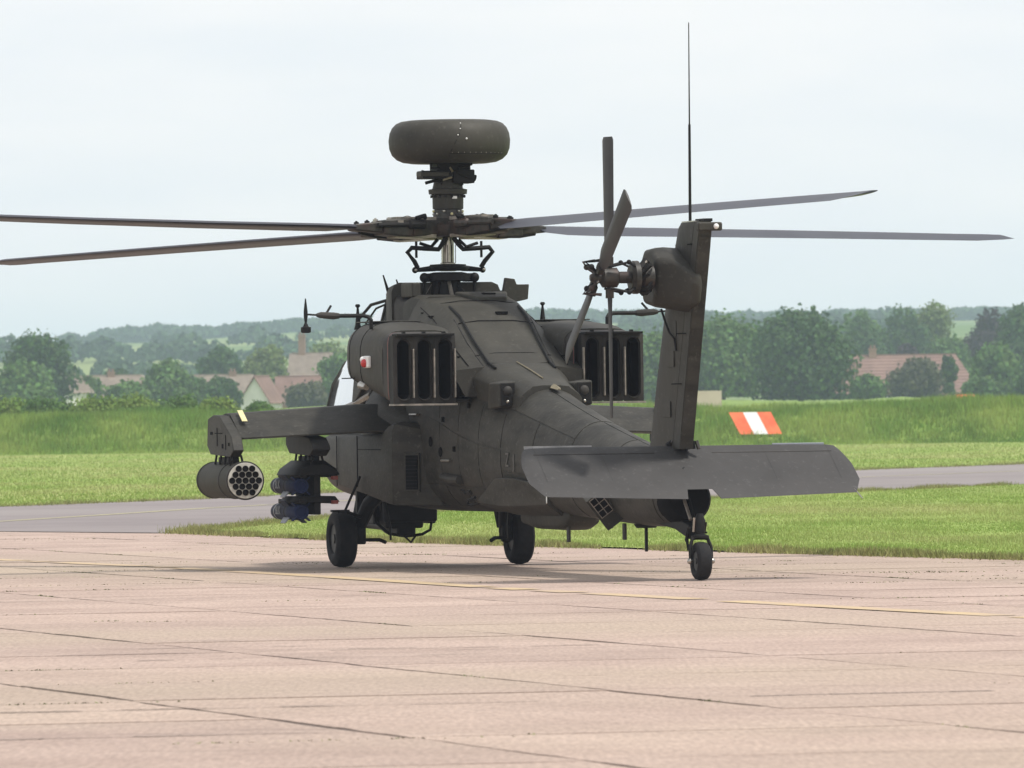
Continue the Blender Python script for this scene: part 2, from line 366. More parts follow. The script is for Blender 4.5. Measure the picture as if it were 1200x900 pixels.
# near grass
VPOLY = APE + TNE[1:] + [(140, 300), (140, -20), (60, -20)]
def sample(poly, n, y0, y1, k=.066, pad=2):
    # denser towards the camera
    yy = y0 * (y1 / y0) ** rng.uniform(0, 1, n) ; xx = rng.uniform(-1, 1, n) * (yy * k + pad)
    q = inside(xx, yy, poly); return xx[q], yy[q]
x, y = sample(VPOLY, 420000, 88, 185)
pt = np.array([noise.noise(Vector((a * .7, b * .22, 3))) for a, b in zip(x[::1], y[::1])])
tag(blades('grass', x, y, np.full(len(x), .01), rng.uniform(.018, .05, len(x)) * (1 + .7 * pt), rng.uniform(.010, .022, len(x)), GBL), 'short mown grass beside the apron', kind='stuff')
FPOLY = [(-60, 60)] + TFE[1:] + [(42, 330), (60, 392), (-60, 425), (-60, 60)]
x, y = sample(FPOLY, 170000, 140, 395)
tag(blades('field_grass', x, y, np.full(len(x), .01), rng.uniform(.03, .08, len(x)), rng.uniform(.02, .05, len(x)), GBL), 'mown grass of the far field', kind='stuff')
# taller rough grass along the edges of concrete and asphalt
def along(pts, n, spread):
    P = np.array(pts); d = np.hypot(*np.diff(P, axis=0).T); c = np.concatenate([[0], np.cumsum(d)]); t = rng.uniform(0, c[-1], n)
    return np.interp(t, c, P[:, 0]) + rng.normal(0, spread, n) * .3, np.interp(t, c, P[:, 1]) + rng.normal(0, spread, n)
xs, ys = [], []
for pts, n, sp in ((APE[1:], 30000, .35), (TNE[:-1], 22000, .5), (TFE[2:], 22000, .6)):
    a, b = along(pts, n, sp); xs.append(a); ys.append(b)
x = np.concatenate(xs); y = np.concatenate(ys)
clump = np.array([noise.noise(Vector((a * 1.1, b * .5, 9))) for a, b in zip(x, y)])
keep = clump > -.25; x, y, clump = x[keep], y[keep], clump[keep]
tag(blades('edge_grass', x, y, np.full(len(x), .005), rng.uniform(.03, .09, len(x)) * (1 + 1.0 * np.clip(clump, -.3, 1)), rng.uniform(.01, .022, len(x)), GDRY), 'rough dry grass fringe along the apron edge', kind='stuff')
# weeds in the joints
wx, wy = [], []
def to_xy(u, v): return u * fu[0] + v * fv[0], u * fu[1] + v * fv[1]
for k in range(560):
    if random.random() < .68:
        i = random.randint(-5, 17); u0 = random.uniform(4, 40); v0 = 43.5 + SV * random.randint(-2, 25) + (((int((u0 - 11.25) // SU + 4) * 37) % 5) - 2) * .12
        if random.random() < .35: v0 = random.uniform(80, 118); 
        L = random.uniform(.05, .9); n = int(L * random.uniform(30, 110)) + 3; us = np.random.normal(u0, L * .4, n); vs = np.random.normal(v0, .03, n)
    else:
        i = random.randint(-3, 12); u0 = 11.25 + SU * i; v0 = random.uniform(38, 118); L = random.uniform(.05, .9); n = int(L * random.uniform(20, 90)) + 2; us = np.random.normal(u0, .012, n); vs = np.random.uniform(v0, v0 + L, n)
    X, Y = to_xy(us, vs)
    if Y.mean() if n else 0:
        if Y.mean() < 74 and random.random() < .62: continue
    wx += list(X); wy += list(Y)
for (cx, cy, n, sp) in ((-3.0, 107, 260, .5), (-2.2, 104.5, 140, .45), (-1.2, 103.3, 110, .25), (3.0, 95.5, 130, .10), (4.1, 88.3, 140, .5), (4.5, 88, 90, .5), (2.3, 96, 60, .3), (-3.4, 71.5, 28, .06), (5.2, 91, 60, .4), (-3.6, 100, 80, .7), (-2.0, 98, 50, .6)):
    wx += list(np.random.normal(cx, sp, n)); wy += list(np.random.normal(cy, .10, n))
wx, wy = np.array(wx), np.array(wy); q = ~inside(wx, wy, VPOLY); wx, wy = wx[q], wy[q]
tag(blades('weeds', wx, wy, np.full(len(wx), -.01), rng.uniform(.004, .018, len(wx)), rng.uniform(.015, .05, len(wx)), WEED, 1.2), 'small green weeds growing in the slab joints', kind='stuff')

# terrain beyond the field: grass bank, rising ground, hills
def sm(a, b, t): t = np.clip((t - a) / (b - a), 0, 1); return t * t * (3 - 2 * t)
YS = np.concatenate([np.arange(352, 440, 1.3), np.geomspace(441, 6200, 110)])
def bank_y(x): return 398 - .22 * x + 3 * np.sin(x * .06)
def terr(x, y):
    b = bank_y(x)
    z = -.25 + .25 * sm(-14, -2, y - b) + (1.50 + .0025 * x) * sm(-2, 13, y - b)
    z = z + .16 * np.sin(x * .31 + 1) * sm(3, 12, y - b) + .12 * np.sin(x * .83 + y * .2) * sm(0, 10, y - b)
    z = z + 1.1 * sm(420, 1100, y) + 19.5 * sm(1350, 2500, y) * (1 + .12 * np.sin(x * .012 + .5)) + 10 * sm(2350, 3250, y) * (1 + .18 * np.sin(x * .021 + 2.4)) + 10 * sm(3600, 6000, y)
    return z
US = np.linspace(-1, 1, 150); US = US * .35 + US ** 3 * .65
V = []; 
for yv in YS:
    xx = US * (150 + yv * .42); V.append(np.stack([xx, np.full(len(xx), yv), terr(xx, yv)], 1))
V = np.concatenate(V); nx, ny = len(US), len(YS)
I = np.arange(nx * ny).reshape(ny, nx); F = np.stack([I[:-1, :-1].ravel(), I[:-1, 1:].ravel(), I[1:, 1:].ravel(), I[1:, :-1].ravel()], 1)
split = V[F[:, 0], 1] > 1300
me = numpy_mesh('hills', V, F[split], HILL); me.shade_smooth(); o = link('hills', me); o['kind'] = 'structure'; o['label'] = 'hazy rolling hills with pale fields'
me = numpy_mesh('grass_bank', V, F[~split], BANK); me.shade_smooth(); o = link('grass_bank', me); o['kind'] = 'structure'; o['label'] = 'long bank of tall unmown grass behind the airfield'
# long grass on the bank: clumps of tall blades
n = 225000; yo = rng.uniform(-3.5, 34, n) ; x = rng.uniform(-1, 1, n) * 38; y = bank_y(x) + yo
cl = np.array([noise.noise(Vector((a * .28, b * .22, 1))) for a, b in zip(x, y)])
cl2 = np.array([noise.noise(Vector((a * 1.3, b * .8, 5))) for a, b in zip(x, y)])
q = (cl2 > -.28) | (rng.uniform(0, 1, n) < .4); x, y, cl, cl2, yo = x[q], y[q], cl[q], cl2[q], yo[q]
h = rng.uniform(.20, .52, len(x)) * (1 + .7 * cl + .5 * cl2) * np.clip(.4 + (yo + 3) / 8, .35, 1)
tag(blades('long_grass', x, y, terr(x, y) - .03, h, rng.uniform(.03, .075, len(x)), BBL, .22), 'tall rough grass covering the bank', kind='stuff')

# ------------------------------------------------------------------ trees, bushes
def crown_mesh(name, seed, wd, h, m, leaves=2600, leaf=.20, lobes=16, droop=0, gap=0):
    leaves = int(leaves * 1.6); lobes = int(lobes * 1.5)
    r = np.random.default_rng(seed); C = []; Rr = []
    for i in range(lobes):
        t = (i + .5) / lobes; zz = h * (.10 + .84 * t); prof = math.sqrt(max(.03, 1 - ((t - .42) / .62) ** 2))
        a = i * 2.4 + r.uniform(-.5, .5); rad = wd / 2 * prof * r.uniform(.25, .82)
        C.append((math.cos(a) * rad, math.sin(a) * rad * .9, zz)); Rr.append(wd * r.uniform(.09, .25) * (.7 + .5 * prof) * (1 - gap))
    C = np.array(C); Rr = np.array(Rr); k = r.choice(len(C), leaves, p=Rr ** 2 / (Rr ** 2).sum())
    d = r.normal(size=(leaves, 3)); d /= np.linalg.norm(d, axis=1)[:, None]
    rad = Rr[k] * np.clip(r.normal(.90, .22, leaves), .2, 1.55); P = C[k] + d * rad[:, None]; P[:, 2] = np.maximum(P[:, 2] - droop * rng.uniform(0, 1, leaves), .1)
    nrm = d + r.normal(0, .55, (leaves, 3)); nrm /= np.linalg.norm(nrm, axis=1)[:, None]
    t1 = np.cross(nrm, r.normal(size=(leaves, 3))); t1 /= np.linalg.norm(t1, axis=1)[:, None]; t2 = np.cross(nrm, t1)
    s = leaf * r.uniform(.6, 1.5, leaves)[:, None]
    V = np.stack([P - t1 * s - t2 * s * .5, P + t1 * s - t2 * s * .7, P + t1 * s * .7 + t2 * s, P - t1 * s * .6 + t2 * s * .8], 1).reshape(-1, 3)
    return numpy_mesh(name, V, np.arange(leaves * 4).reshape(-1, 4), m), C
def tree(name, label, x, y, wd, ztop, kind, cat='tree', group=None, seed=None, z0=None, low=.0, **kw):
    z0 = float(terr(np.array([x]), y)[0]) if z0 is None else z0; H = (ztop - z0) * (.86 if y > 500 else .9); wd *= .84 if y > 500 else .9
    root = empty(name, (x, y, z0), 0, label=label, cat=cat, group=group); seed = seed or int(abs(x * 13 + y))
    h = H * (1 - low); me, C = crown_mesh('crown', seed, wd, h, LF[kind], **kw); c = link('crown', me, root); c.location = (0, 0, H * low)
    tb = MB(); rt = max(.09, wd * .035); tb.tube([(0, 0, -.2), (.05, 0, H * .25), (-.05, .1, H * .55), (0, 0, H * .82)], [rt, rt * .8, rt * .5, rt * .15], 8)
    for i in range(0, len(C), 3):
        p = C[i]; tb.tube([(0, 0, max(.2, (H * low + p[2]) * .55)), (p[0] * .5, p[1] * .5, (H * low + p[2]) * .8), (p[0], p[1], H * low + p[2])], [rt * .4, rt * .25, rt * .08], 5)
    tb.obj('trunk', BARK, root); return root
G1 = 'trees and bushes of the village left of the helicopter'; G2 = 'trees and bushes right of the tail fin'
TL = [ # name, label, x, y, width, top, colour, kwargs
 ('broadleaf_tree', 'big dark rounded tree at the left edge of the photo', -55.0, 1000, 9.4, 11.8, 'dark', dict(leaves=6500, lobes=26), G1),
 ('broadleaf_tree', 'mid green bushy tree in front of the big dark tree', -54.4, 955, 7.6, 7.8, 'mid', dict(leaves=4200), G1),
 ('broadleaf_tree', 'soft green willow-like tree right of the brown roofed house', -40.0, 985, 6.6, 8.6, 'mid', dict(leaves=4200, droop=.8), G1),
 ('broadleaf_tree', 'small dark tree top showing above the brown roofed house', -53.4, 1150, 5.4, 8.7, 'dark', dict(leaves=2200), G1),
 ('broadleaf_tree', 'dense dark green round tree standing behind the middle house', -39.0, 1150, 7.2, 11.4, 'dark', dict(leaves=5000, lobes=20), G1),
 ('broadleaf_tree', 'pale olive tree between dark round tree and chimney house', -31.4, 1110, 7.8, 11.4, 'olive', dict(leaves=4500), G1),
 ('round_bush', 'dark round bush in front of the middle house', -32.0, 950, 4.8, 6.0, 'dark', dict(leaves=3600), G1),
 ('round_bush', 'leafy bush in front of the brown roofed house', -42.0, 940, 5.6, 5.4, 'mid', dict(leaves=3200), G1),
 ('broadleaf_tree', 'small bluish green tree left of the brown roofed house', -51.6, 1045, 4.4, 7.0, 'mid', dict(leaves=2400), G1),
 ('broadleaf_tree', 'hazy green tree rising behind the chimney house', -25.4, 1190, 8.6, 12.6, 'olive', dict(leaves=4500), G1),
 ('round_bush', 'small green bush between the two brown roofs', -37.0, 1000, 4.6, 6.8, 'mid', dict(leaves=2200), G1),
 ('broadleaf_tree', 'green tree seen between white canopy and the chimney house', -20.0, 1000, 5.4, 9.6, 'mid', dict(leaves=3000), G1),
 ('round_bush', 'bush at the foot of the white gabled house', -22.0, 930, 5.4, 4.9, 'brown', dict(leaves=2600), G1),
 ('round_bush', 'low bush left of the cream gable at the far left', -50.0, 900, 5.2, 4.6, 'mid', dict(leaves=2200), G1),
 ('broadleaf_tree', 'tall broad tree nearest the tail fin on its right', 30.2, 900, 12.8, 12.4, 'dark', dict(leaves=8500, lobes=28), G2),
 ('broadleaf_tree', 'wide lower green tree directly beside the tail fin', 22.6, 925, 12.0, 11.4, 'mid', dict(leaves=6500, lobes=22), G2),
 ('broadleaf_tree', 'green tree between the tail fin and the starboard exhaust', 15.2, 935, 10.6, 10.8, 'mid', dict(leaves=6000, lobes=22), G2),
 ('broadleaf_tree', 'open crowned tree with sky gaps behind the red roof', 50.6, 1250, 10.6, 18.2, 'mid', dict(leaves=3600, gap=.2, lobes=18), G2),
 ('broadleaf_tree', 'middle tree of the row behind the red roof', 56.0, 1230, 10.0, 17.2, 'dark', dict(leaves=5000), G2),
 ('broadleaf_tree', 'pale green tree top right of the row behind the red roof', 61.6, 1260, 10.0, 18.4, 'olive', dict(leaves=4600), G2),
 ('broadleaf_tree', 'green tree over the chimneyless end of the red roof', 58.8, 1150, 8.0, 11.9, 'mid', dict(leaves=4500), G2),
 ('copper_beech', 'dark purple leaved tree near the right edge', 65.6, 1185, 8.4, 16.4, 'purple', dict(leaves=4500), G2),
 ('broadleaf_tree', 'dark green tree cut off by the right edge of the photo', 64.6, 1085, 9.4, 15.0, 'dark', dict(leaves=6000, lobes=22), G2),
 ('broadleaf_tree', 'mid green tree at the right end of the red roof', 54.4, 965, 7.2, 8.4, 'mid', dict(leaves=5200), G2),
 ('conifer', 'narrow dark conifer standing before the red roof', 50.8, 1002, 2.5, 8.6, 'dark', dict(leaves=1600, lobes=9), G2),
 ('round_bush', 'brownish rounded bush in front of the red roof', 46.2, 985, 6.8, 7.0, 'brown', dict(leaves=4200), G2),
 ('copper_beech', 'small dark purple tree directly above the red roof', 51.4, 1120, 4.2, 11.2, 'purple', dict(leaves=1800), G2),
 ('round_bush', 'small green bush below the hipped end of the red roof', 39.2, 950, 4.8, 4.9, 'mid', dict(leaves=2200), G2),
 ('round_bush', 'low bush at the lower right edge before the trees', 55.2, 905, 5.6, 4.9, 'dark', dict(leaves=2600), G2),
 ('broadleaf_tree', 'tall green tree joining the row left of the open crowned tree', 44.6, 1240, 8.4, 15.4, 'mid', dict(leaves=3000), G2),
 ('broadleaf_tree', 'dark tree filling the gap behind the red roof chimney', 47.8, 1190, 9.0, 14.4, 'dark', dict(leaves=4200), G2),
 ('round_bush', 'low shrub just right of the narrow conifer', 50.4, 930, 3.8, 4.7, 'mid', dict(leaves=1800), G2)]
for nm, lb, x, y, wd, zt, kd, kw, g in TL:
    tree(nm, lb, x, y, wd, zt, kd, cat='bush' if 'bush' in nm else 'tree', group=g, seed=int(abs(x) * 31 + y), low=0 if 'bush' in nm else .05, **kw)
# hedge along the top of the bank on the left, as single shrubs
hl = ['shrub at the far left on top of the bank', 'second shrub from the left on top of the bank', 'third shrub from the left on top of the bank',
      'tallest yellowish shrub on the bank left of the rocket pod', 'dark low shrub on the bank under the brown roof', 'rounded shrub on the bank below the willow-like tree', 'last shrub of the bank row nearest the rocket pod']
for i, (px, D, wd, zt) in enumerate(((-27.5, 470, 3.6, 2.2), (-24.6, 462, 3.4, 2.3), (-21.9, 455, 3.4, 2.35), (-19.6, 450, 3.4, 2.45), (-17.2, 445, 2.6, 2.5), (-15.0, 440, 2.4, 2.3), (-12.9, 438, 2.2, 2.15))):
    tree('hedge_shrub', hl[i], px, D, wd, zt, 'yellow' if i in (0, 2, 3, 5) else 'mid', cat='shrub', group='shrubs along the top of the grass bank', seed=40 + i, z0=1.3, leaves=6500, leaf=.06, lobes=14)

# far woods: masses of crowns on the hills
def wood(name, label, spots, leaf, per, cr):
    r = np.random.default_rng(5); Vs = []
    for (x, y, zt) in spots:
        z = float(terr(np.array([x]), y)[0]); h = max(3, zt); n = per; k = r.uniform(.7, 1.25)
        d = r.normal(size=(n, 3)); d /= np.linalg.norm(d, axis=1)[:, None]; d[:, 2] = np.abs(d[:, 2]) * 1.0 - .25
        P = np.array([x, y, z + h * .45]) + d * np.array([cr * k, cr * k, h * .58]) * r.uniform(.75, 1.1, n)[:, None]
        nr = d + r.normal(0, .5, (n, 3)); nr /= np.linalg.norm(nr, axis=1)[:, None]
        t1 = np.cross(nr, r.normal(size=(n, 3))); t1 /= np.linalg.norm(t1, axis=1)[:, None]; t2 = np.cross(nr, t1); s = leaf * r.uniform(.6, 1.4, n)[:, None]
        Vs.append(np.stack([P - t1 * s, P - t2 * s, P + t1 * s, P + t2 * s], 1).reshape(-1, 3))
    V = np.concatenate(Vs); return tag(link(name, numpy_mesh(name, V, np.arange(len(V)).reshape(-1, 4), FAR)), label, kind='stuff')
TOPX = [-260, -170, -165, -157, -142, -130, -119, -113, -98, -81, -58, 7, 20, 33, 53, 82, 100, 116, 140, 170, 197, 300]
TOPZ = [30, 30.5, 31, 35.8, 37.6, 38.1, 34.3, 36.2, 37.3, 39.1, 40.3, 42.5, 39.7, 37.6, 35.4, 34.6, 36, 38.6, 35.4, 36.2, 34.2, 34]
sp = []
for i in range(430):
    x = random.uniform(-260, 270); y = random.uniform(3080, 3420); g = float(terr(np.array([x]), y)[0]); t = np.interp(x * 3300 / y, TOPX, TOPZ) * y / 3300
    if x < -166: continue
    sp.append((x, y, min(13, max(5, (t - g) * random.uniform(.72, 1.03)))))
wood('ridge_wood', 'hazy blue wood along the crest of the hills', sp, 1.1, 150, 4.6)
sp = []
for i in range(420):
    b = random.choice(((2060, -150, 200), (2060, -150, 200), (1720, -130, 150), (2480, -200, 240), (1480, -100, 130)))
    x = random.uniform(b[1], b[2]); y = b[0] + random.gauss(0, 34) + 60 * math.sin(x * .03)
    if math.sin(x * .045 + b[0]) < -.35: continue
    sp.append((x, y, random.uniform(3.5, 7)))
wood('hillside_wood', 'hazy hedgerows and copses across the hillside fields', sp, .75, 130, 3.8)

# ------------------------------------------------------------------ houses
def house(name, label, x, y, wd, dp, eave, ridge, wallm, roofm, rz=0, hip=0, chimneys=(), windows=(), z0=2.2, gable_windows=(), group='houses behind the grass bank'):
    """ridge runs along local x; the front (towards the camera) is -y"""
    h = empty(name, (x, y, z0), rz, label=label, cat='house', group=group); ov = .35; e = eave - z0; t = ridge - z0
    mb = MB(); hx, hy = wd / 2, dp / 2
    if hip: mb.box((0, 0, e / 2 - .5), (wd, dp, e + 1))
    else: mb.prism([(-hy, -1), (hy, -1), (hy, e), (0, t - .08), (-hy, e)], 'x', -hx, hx)
    mb.obj('wall', wallm, h, smooth=0)
    rx = hx - hip; th = .16; rb = MB(); sl = (t - e) / hy; oe = e - ov * sl
    for s_ in (-1, 1):
        a = [(-hx - ov, s_ * (hy + ov), oe), (hx + ov, s_ * (hy + ov), oe), (rx + (0 if hip else ov), s_ * .01, t), (-rx - (0 if hip else ov), s_ * .01, t)]
        rb.loft([a, [(p[0], p[1], p[2] + th) for p in a]])
    if hip:
        for s_ in (-1, 1):
            a = [(s_ * (hx + ov), -hy - ov, oe + .01), (s_ * (hx + ov), hy + ov, oe + .01), (s_ * rx, .02, t + .01), (s_ * rx, -.02, t + .01)]
            rb.loft([a, [(p[0], p[1], p[2] + th) for p in a]])
    r_ = rb.obj('roof', roofm, h, smooth=0)
    # courses of tiles as low ridges
    cb = MB(); nC = 12
    for i in range(1, nC):
        f = i / nC; yy = -(hy + ov) * (1 - f); zz = oe + (t - oe) * f + th
        L = (hx + ov) + (rx - hx - (ov if hip else 0)) * f
        cb.box((0, yy, zz + .02), (2 * L - .05, .10, .06))
    cb.obj('tile_course', roofm, r_, smooth=0)['kind'] = 'stuff'
    MB().box((0, 0, t + th + .03), (2 * rx + .1, .26, .16)).obj('ridge_tiles', roofm, r_, smooth=0)
    for cx, ch in chimneys:
        c = MB().box((cx, 0, t + ch / 2 - .4), (.9, .7, ch + .8)).box((cx, 0, t + ch + .04), (1.05, .85, .14)).obj('chimney', BRICK if wallm is not REND else REND, h, smooth=0)
        for k in (-1, 1): MB().lathe([(0, .14), (.4, .11)], (cx + k * .22, 0, t + ch + .1), n=10).obj('chimney_pot', TILE2, c)
    for wx_, wz in windows:
        f = MB(); fr = .06; W_, H_ = 1.2, 1.1; yy = -hy - .03
        for (cx, cz, sx, sz) in ((0, H_ / 2, W_ + .1, fr), (0, -H_ / 2, W_ + .1, fr), (-W_ / 2, 0, fr, H_), (W_ / 2, 0, fr, H_), (0, 0, fr * .8, H_)): f.box((wx_ + cx, yy, wz + cz), (sx, .1, sz))
        fo = f.obj('window', WHT, h, smooth=0); MB().box((wx_, yy + .02, wz), (W_, .04, H_)).obj('pane', DARKW, fo, smooth=0)
        MB().box((wx_, yy - .08, wz - H_ / 2 - .07), (W_ + .3, .2, .06)).obj('sill', WHT, fo, smooth=0)
    return h
house('brick_house', 'small house with pale brown tiled roof left of the willow-like tree', -50.0, 1082, 6.9, 6.4, 4.1, 6.8, BRICK, TILE, R(8), windows=((-2.2, 1.1), (1.8, 1.1)), chimneys=((-.4, .5),))
house('brick_house', 'house with brown tiled roof half hidden by the dark round bush', -36.6, 1085, 7.4, 6.6, 4.0, 6.7, BRICK, TILE, R(6), windows=((-2.6, 1.0), (2.2, 1.0)), chimneys=((1.4, .45),))
house('white_gabled_house', 'white rendered house whose gable faces the airfield', -29.7, 1020, 7.0, 3.3, 3.6, 6.2, REND, TILE2, R(78), z0=2.0)
house('brick_house', 'brick house with tall chimney beside the white gable', -26.2, 1125, 5.0, 6.0, 7.0, 9.6, BRICK, TILE, R(-5), chimneys=((-1.2, 2.4),), windows=((0, 3.2),))
house('brick_house', 'low house with reddish roof joining the white gable', -25.0, 1040, 6.6, 6.0, 3.8, 6.2, BRICK, TILE2, R(2), windows=((-1.6, .9), (1.4, .9)))
house('brick_house', 'small house with cream gable beside the big dark tree', -54.0, 1042, 5.4, 3.6, 5.0, 6.9, REND, TILE, R(60), chimneys=((-1.6, .5),))
house('long_house', 'long low building with wide reddish hipped roof at right', 47.9, 1052, 17.2, 9.0, 3.6, 7.9, BRICK, TILE2, R(3), hip=2.2, chimneys=((-3.8, .9), ), windows=((-6, .7), (-2.5, .7), (3.5, .7), (6.4, .7)))
hb = MB().prism([(-1.2, 0), (1.2, 0), (1.2, 1.5), (-1.2, 1.5)], 'y', -.2, .2)
wl = hb.obj('garden_wall', mat('cream_wall_paint', (.55, .45, .36), (.62, .52, .42), 1), smooth=0); wl.location = (13.4, 600, 1.5)
tag(wl, 'short cream wall on the bank just right of the tail fin', 'wall')
# orange and white marker boards
def marker(name, label, x, y, z, wd, h, cols, slant, lean=R(28), parts=3):
    root = empty(name, (x, y, z), 0, label=label, cat='marker board', group='airfield marker boards on the bank')
    n = len(cols)
    for i, m in enumerate(cols):
        a, b = -wd / 2 + wd * i / n, -wd / 2 + wd * (i + 1) / n
        q = [(a + slant / 2, 0, 0), (b + slant / 2, 0, 0), (b - slant / 2, h * math.sin(lean), h * math.cos(lean)), (a - slant / 2, h * math.sin(lean), h * math.cos(lean))]
        MB().loft([q, [(p[0], p[1] + .05, p[2]) for p in q]]).obj('panel', m, root, smooth=0)
    for s_ in (-1, 1):
        MB().tube([(s_ * wd * .33, h * math.sin(lean) + .5, -.6), (s_ * wd * .33 - slant * .25, h * math.sin(lean) * .8 + .06, h * math.cos(lean) * .8)], .04, 6).obj('prop', SIL, root)
        MB().tube([(s_ * wd * .33 + slant * .3, .08, -.6), (s_ * wd * .33 + slant * .3, .08, .1)], .04, 6).obj('leg', SIL, root)
    return root
marker('marker_board', 'slanted orange and white striped marker board standing before the grass bank', 11.30, 400, .52, 1.95, 1.16, (ORG, WHT, ORG), .50)
marker('marker_board', 'small distant orange marker just above the bank at right', 36.9, 700, 2.25, 1.5, .45, (ORG, ORG), .1)

# ------------------------------------------------------------------ air haze
hz = MB().box((0, 3200, 30), (3400, 6500, 68)).obj('haze', None or OD, smooth=0); hz.data.materials.clear()
hm = bpy.data.materials.new('haze'); hm.use_nodes = True; hn = hm.node_tree; hn.nodes.clear()
ho = hn.nodes.new('ShaderNodeOutputMaterial'); hv = hn.nodes.new('ShaderNodeVolumePrincipled')
hv.inputs['Color'].default_value = (.68, .82, 1.0, 1); hv.inputs['Density'].default_value = .00018; hv.inputs['Anisotropy'].default_value = .2
hn.links.new(hv.outputs[0], ho.inputs['Volume']); hz.data.materials.append(hm); tag(hz, 'thin pale haze over the airfield and hills', kind='stuff')

# ------------------------------------------------------------------ the helicopter (local x forward, y to port, z up; origin on the ground under the mast)
GH = 'attack helicopter and its stores'
H = empty('attack_helicopter', (-.718, 94.757, 0), R(105.2), label='dark olive attack helicopter with drum radome seen from behind on the apron', cat='helicopter')
P = lambda mb, name, m, parent=H, **k: mb.obj(name, m, parent, **k)

# --- hull
HS = np.array([ # X, half width, z bottom, z top, z widest, n top, n bottom
 (4.75, .16, .95, 1.22, 1.08, 2.2, 2.2), (4.3, .34, .82, 1.50, 1.15, 2.3, 2.4), (3.5, .46, .75, 1.72, 1.3, 2.6, 2.8), (2.0, .52, .68, 1.95, 1.4, 2.8, 3),
 (1.0, .55, .65, 2.55, 1.5, 2.8, 3), (.3, .60, .63, 2.85, 1.6, 3, 3), (-.9, .62, .62, 2.80, 1.5, 3, 3), (-1.8, .60, .62, 2.60, 1.45, 2.8, 2.8),
 (-2.6, .57, .62, 2.32, 1.35, 2.5, 2.6), (-3.3, .53, .62, 2.11, 1.28, 2.3, 2.4), (-4.2, .48, .62, 1.94, 1.22, 2.2, 2.3), (-5.0, .44, .61, 1.79, 1.17, 2.15, 2.2),
 (-6.2, .385, .58, 1.59, 1.06, 2.1, 2.1), (-7.8, .31, .53, 1.36, .94, 2.1, 2.1), (-8.6, .28, .52, 1.26, .90, 2.1, 2.1), (-9.12, .255, .54, 1.18, .87, 2.1, 2.1)])[::-1]
def hs(X):
    xs = HS[:, 0]; i = int(np.clip(np.searchsorted(xs, X) - 1, 0, len(xs) - 2)); h = xs[i + 1] - xs[i]; t = np.clip((X - xs[i]) / h, 0, 1); res = []
    for c in range(1, 7):
        y = HS[:, c]; d = lambda k: (y[min(k + 1, len(y) - 1)] - y[max(k - 1, 0)]) / (xs[min(k + 1, len(y) - 1)] - xs[max(k - 1, 0)])
        a, b = d(i) * h, d(i + 1) * h; res.append(y[i] * (2 * t**3 - 3 * t**2 + 1) + a * (t**3 - 2 * t**2 + t) + y[i + 1] * (-2 * t**3 + 3 * t**2) + b * (t**3 - t**2))
    return res
def hull_pt(X, ang, off=0):       # ang 0 = port side, 90 = top
    hw, zb, zt, zc, nt_, nb_ = hs(X); a = R(ang); c, s_ = math.cos(a), math.sin(a); e = nt_ if s_ >= 0 else nb_
    y = (hw + off) * math.copysign(abs(c) ** (2 / e), c); zr = ((zt - zc) if s_ >= 0 else (zc - zb)) + off
    return Vector((X, y, zc + zr * math.copysign(abs(s_) ** (2 / e), s_)))
mb = MB(); Xs = np.concatenate([np.linspace(-9.12, -3, 30), np.linspace(-2.8, 4.75, 40)])
mb.loft([[hull_pt(X, 360 * k / 56) for k in range(56)] for X in Xs])
HULL = P(mb, 'fuselage', OD2, smooth=40)
def patch(X0, X1, a0, a1, name='access_panel', m=OD2, off=.006, parent=HULL, nx=6, na=6, **k):
    o, i_ = [], []
    mb = MB(); G = [[hull_pt(X0 + (X1 - X0) * i / nx, a0 + (a1 - a0) * j / na, off) for j in range(na + 1)] for i in range(nx + 1)]
    B = [[hull_pt(X0 + (X1 - X0) * i / nx, a0 + (a1 - a0) * j / na, -.01) for j in range(na + 1)] for i in range(nx + 1)]
    vs = [p for r in G for p in r] + [p for r in B for p in r]; n = na + 1; T = (nx + 1) * n; fs = []
    for i in range(nx):
        for j in range(na): fs.append((i * n + j, i * n + j + 1, (i + 1) * n + j + 1, (i + 1) * n + j))
    edge = [(i, 0) for i in range(nx)] + [(nx, j) for j in range(na)] + [(i, na) for i in range(nx, 0, -1)] + [(0, j) for j in range(na, 0, -1)]
    for a, b in zip(edge, edge[1:] + edge[:1]): fs.append((a[0] * n + a[1], b[0] * n + b[1], T + b[0] * n + b[1], T + a[0] * n + a[1]))
    mb.add(vs, fs); return mb.obj(name, m, parent, smooth=35, **k)
# skin panels down the port side, top and tail boom; the joints between them are open
cuts = [-1.28, -1.95, -2.62, -3.3, -4.05]
for a, b in zip(cuts[:-1], cuts[1:]):
    for t0, t1 in ((-62, -32), (-31, 4), (5, 34)): patch(b + .008, a - .008, t0 + .4, t1 - .4)
for (a, b, t0, t1) in ((-4.07, -5.1, -70, -12), (-4.07, -5.1, -11, 40), (-4.07, -6.28, 41, 88), (-4.07, -6.28, 89, 138), (-5.12, -6.28, -70, -12), (-5.12, -6.28, -11, 40),
                       (-6.32, -7.6, -60, 20), (-6.32, -7.6, 21, 89), (-6.32, -7.6, 90, 150), (-7.62, -9.0, -60, 30), (-7.62, -9.0, 31, 89), (-7.62, -9.0, 90, 150)):
    patch(b + .008, a - .008, t0 + .4, t1 - .4, nx=8, na=8)
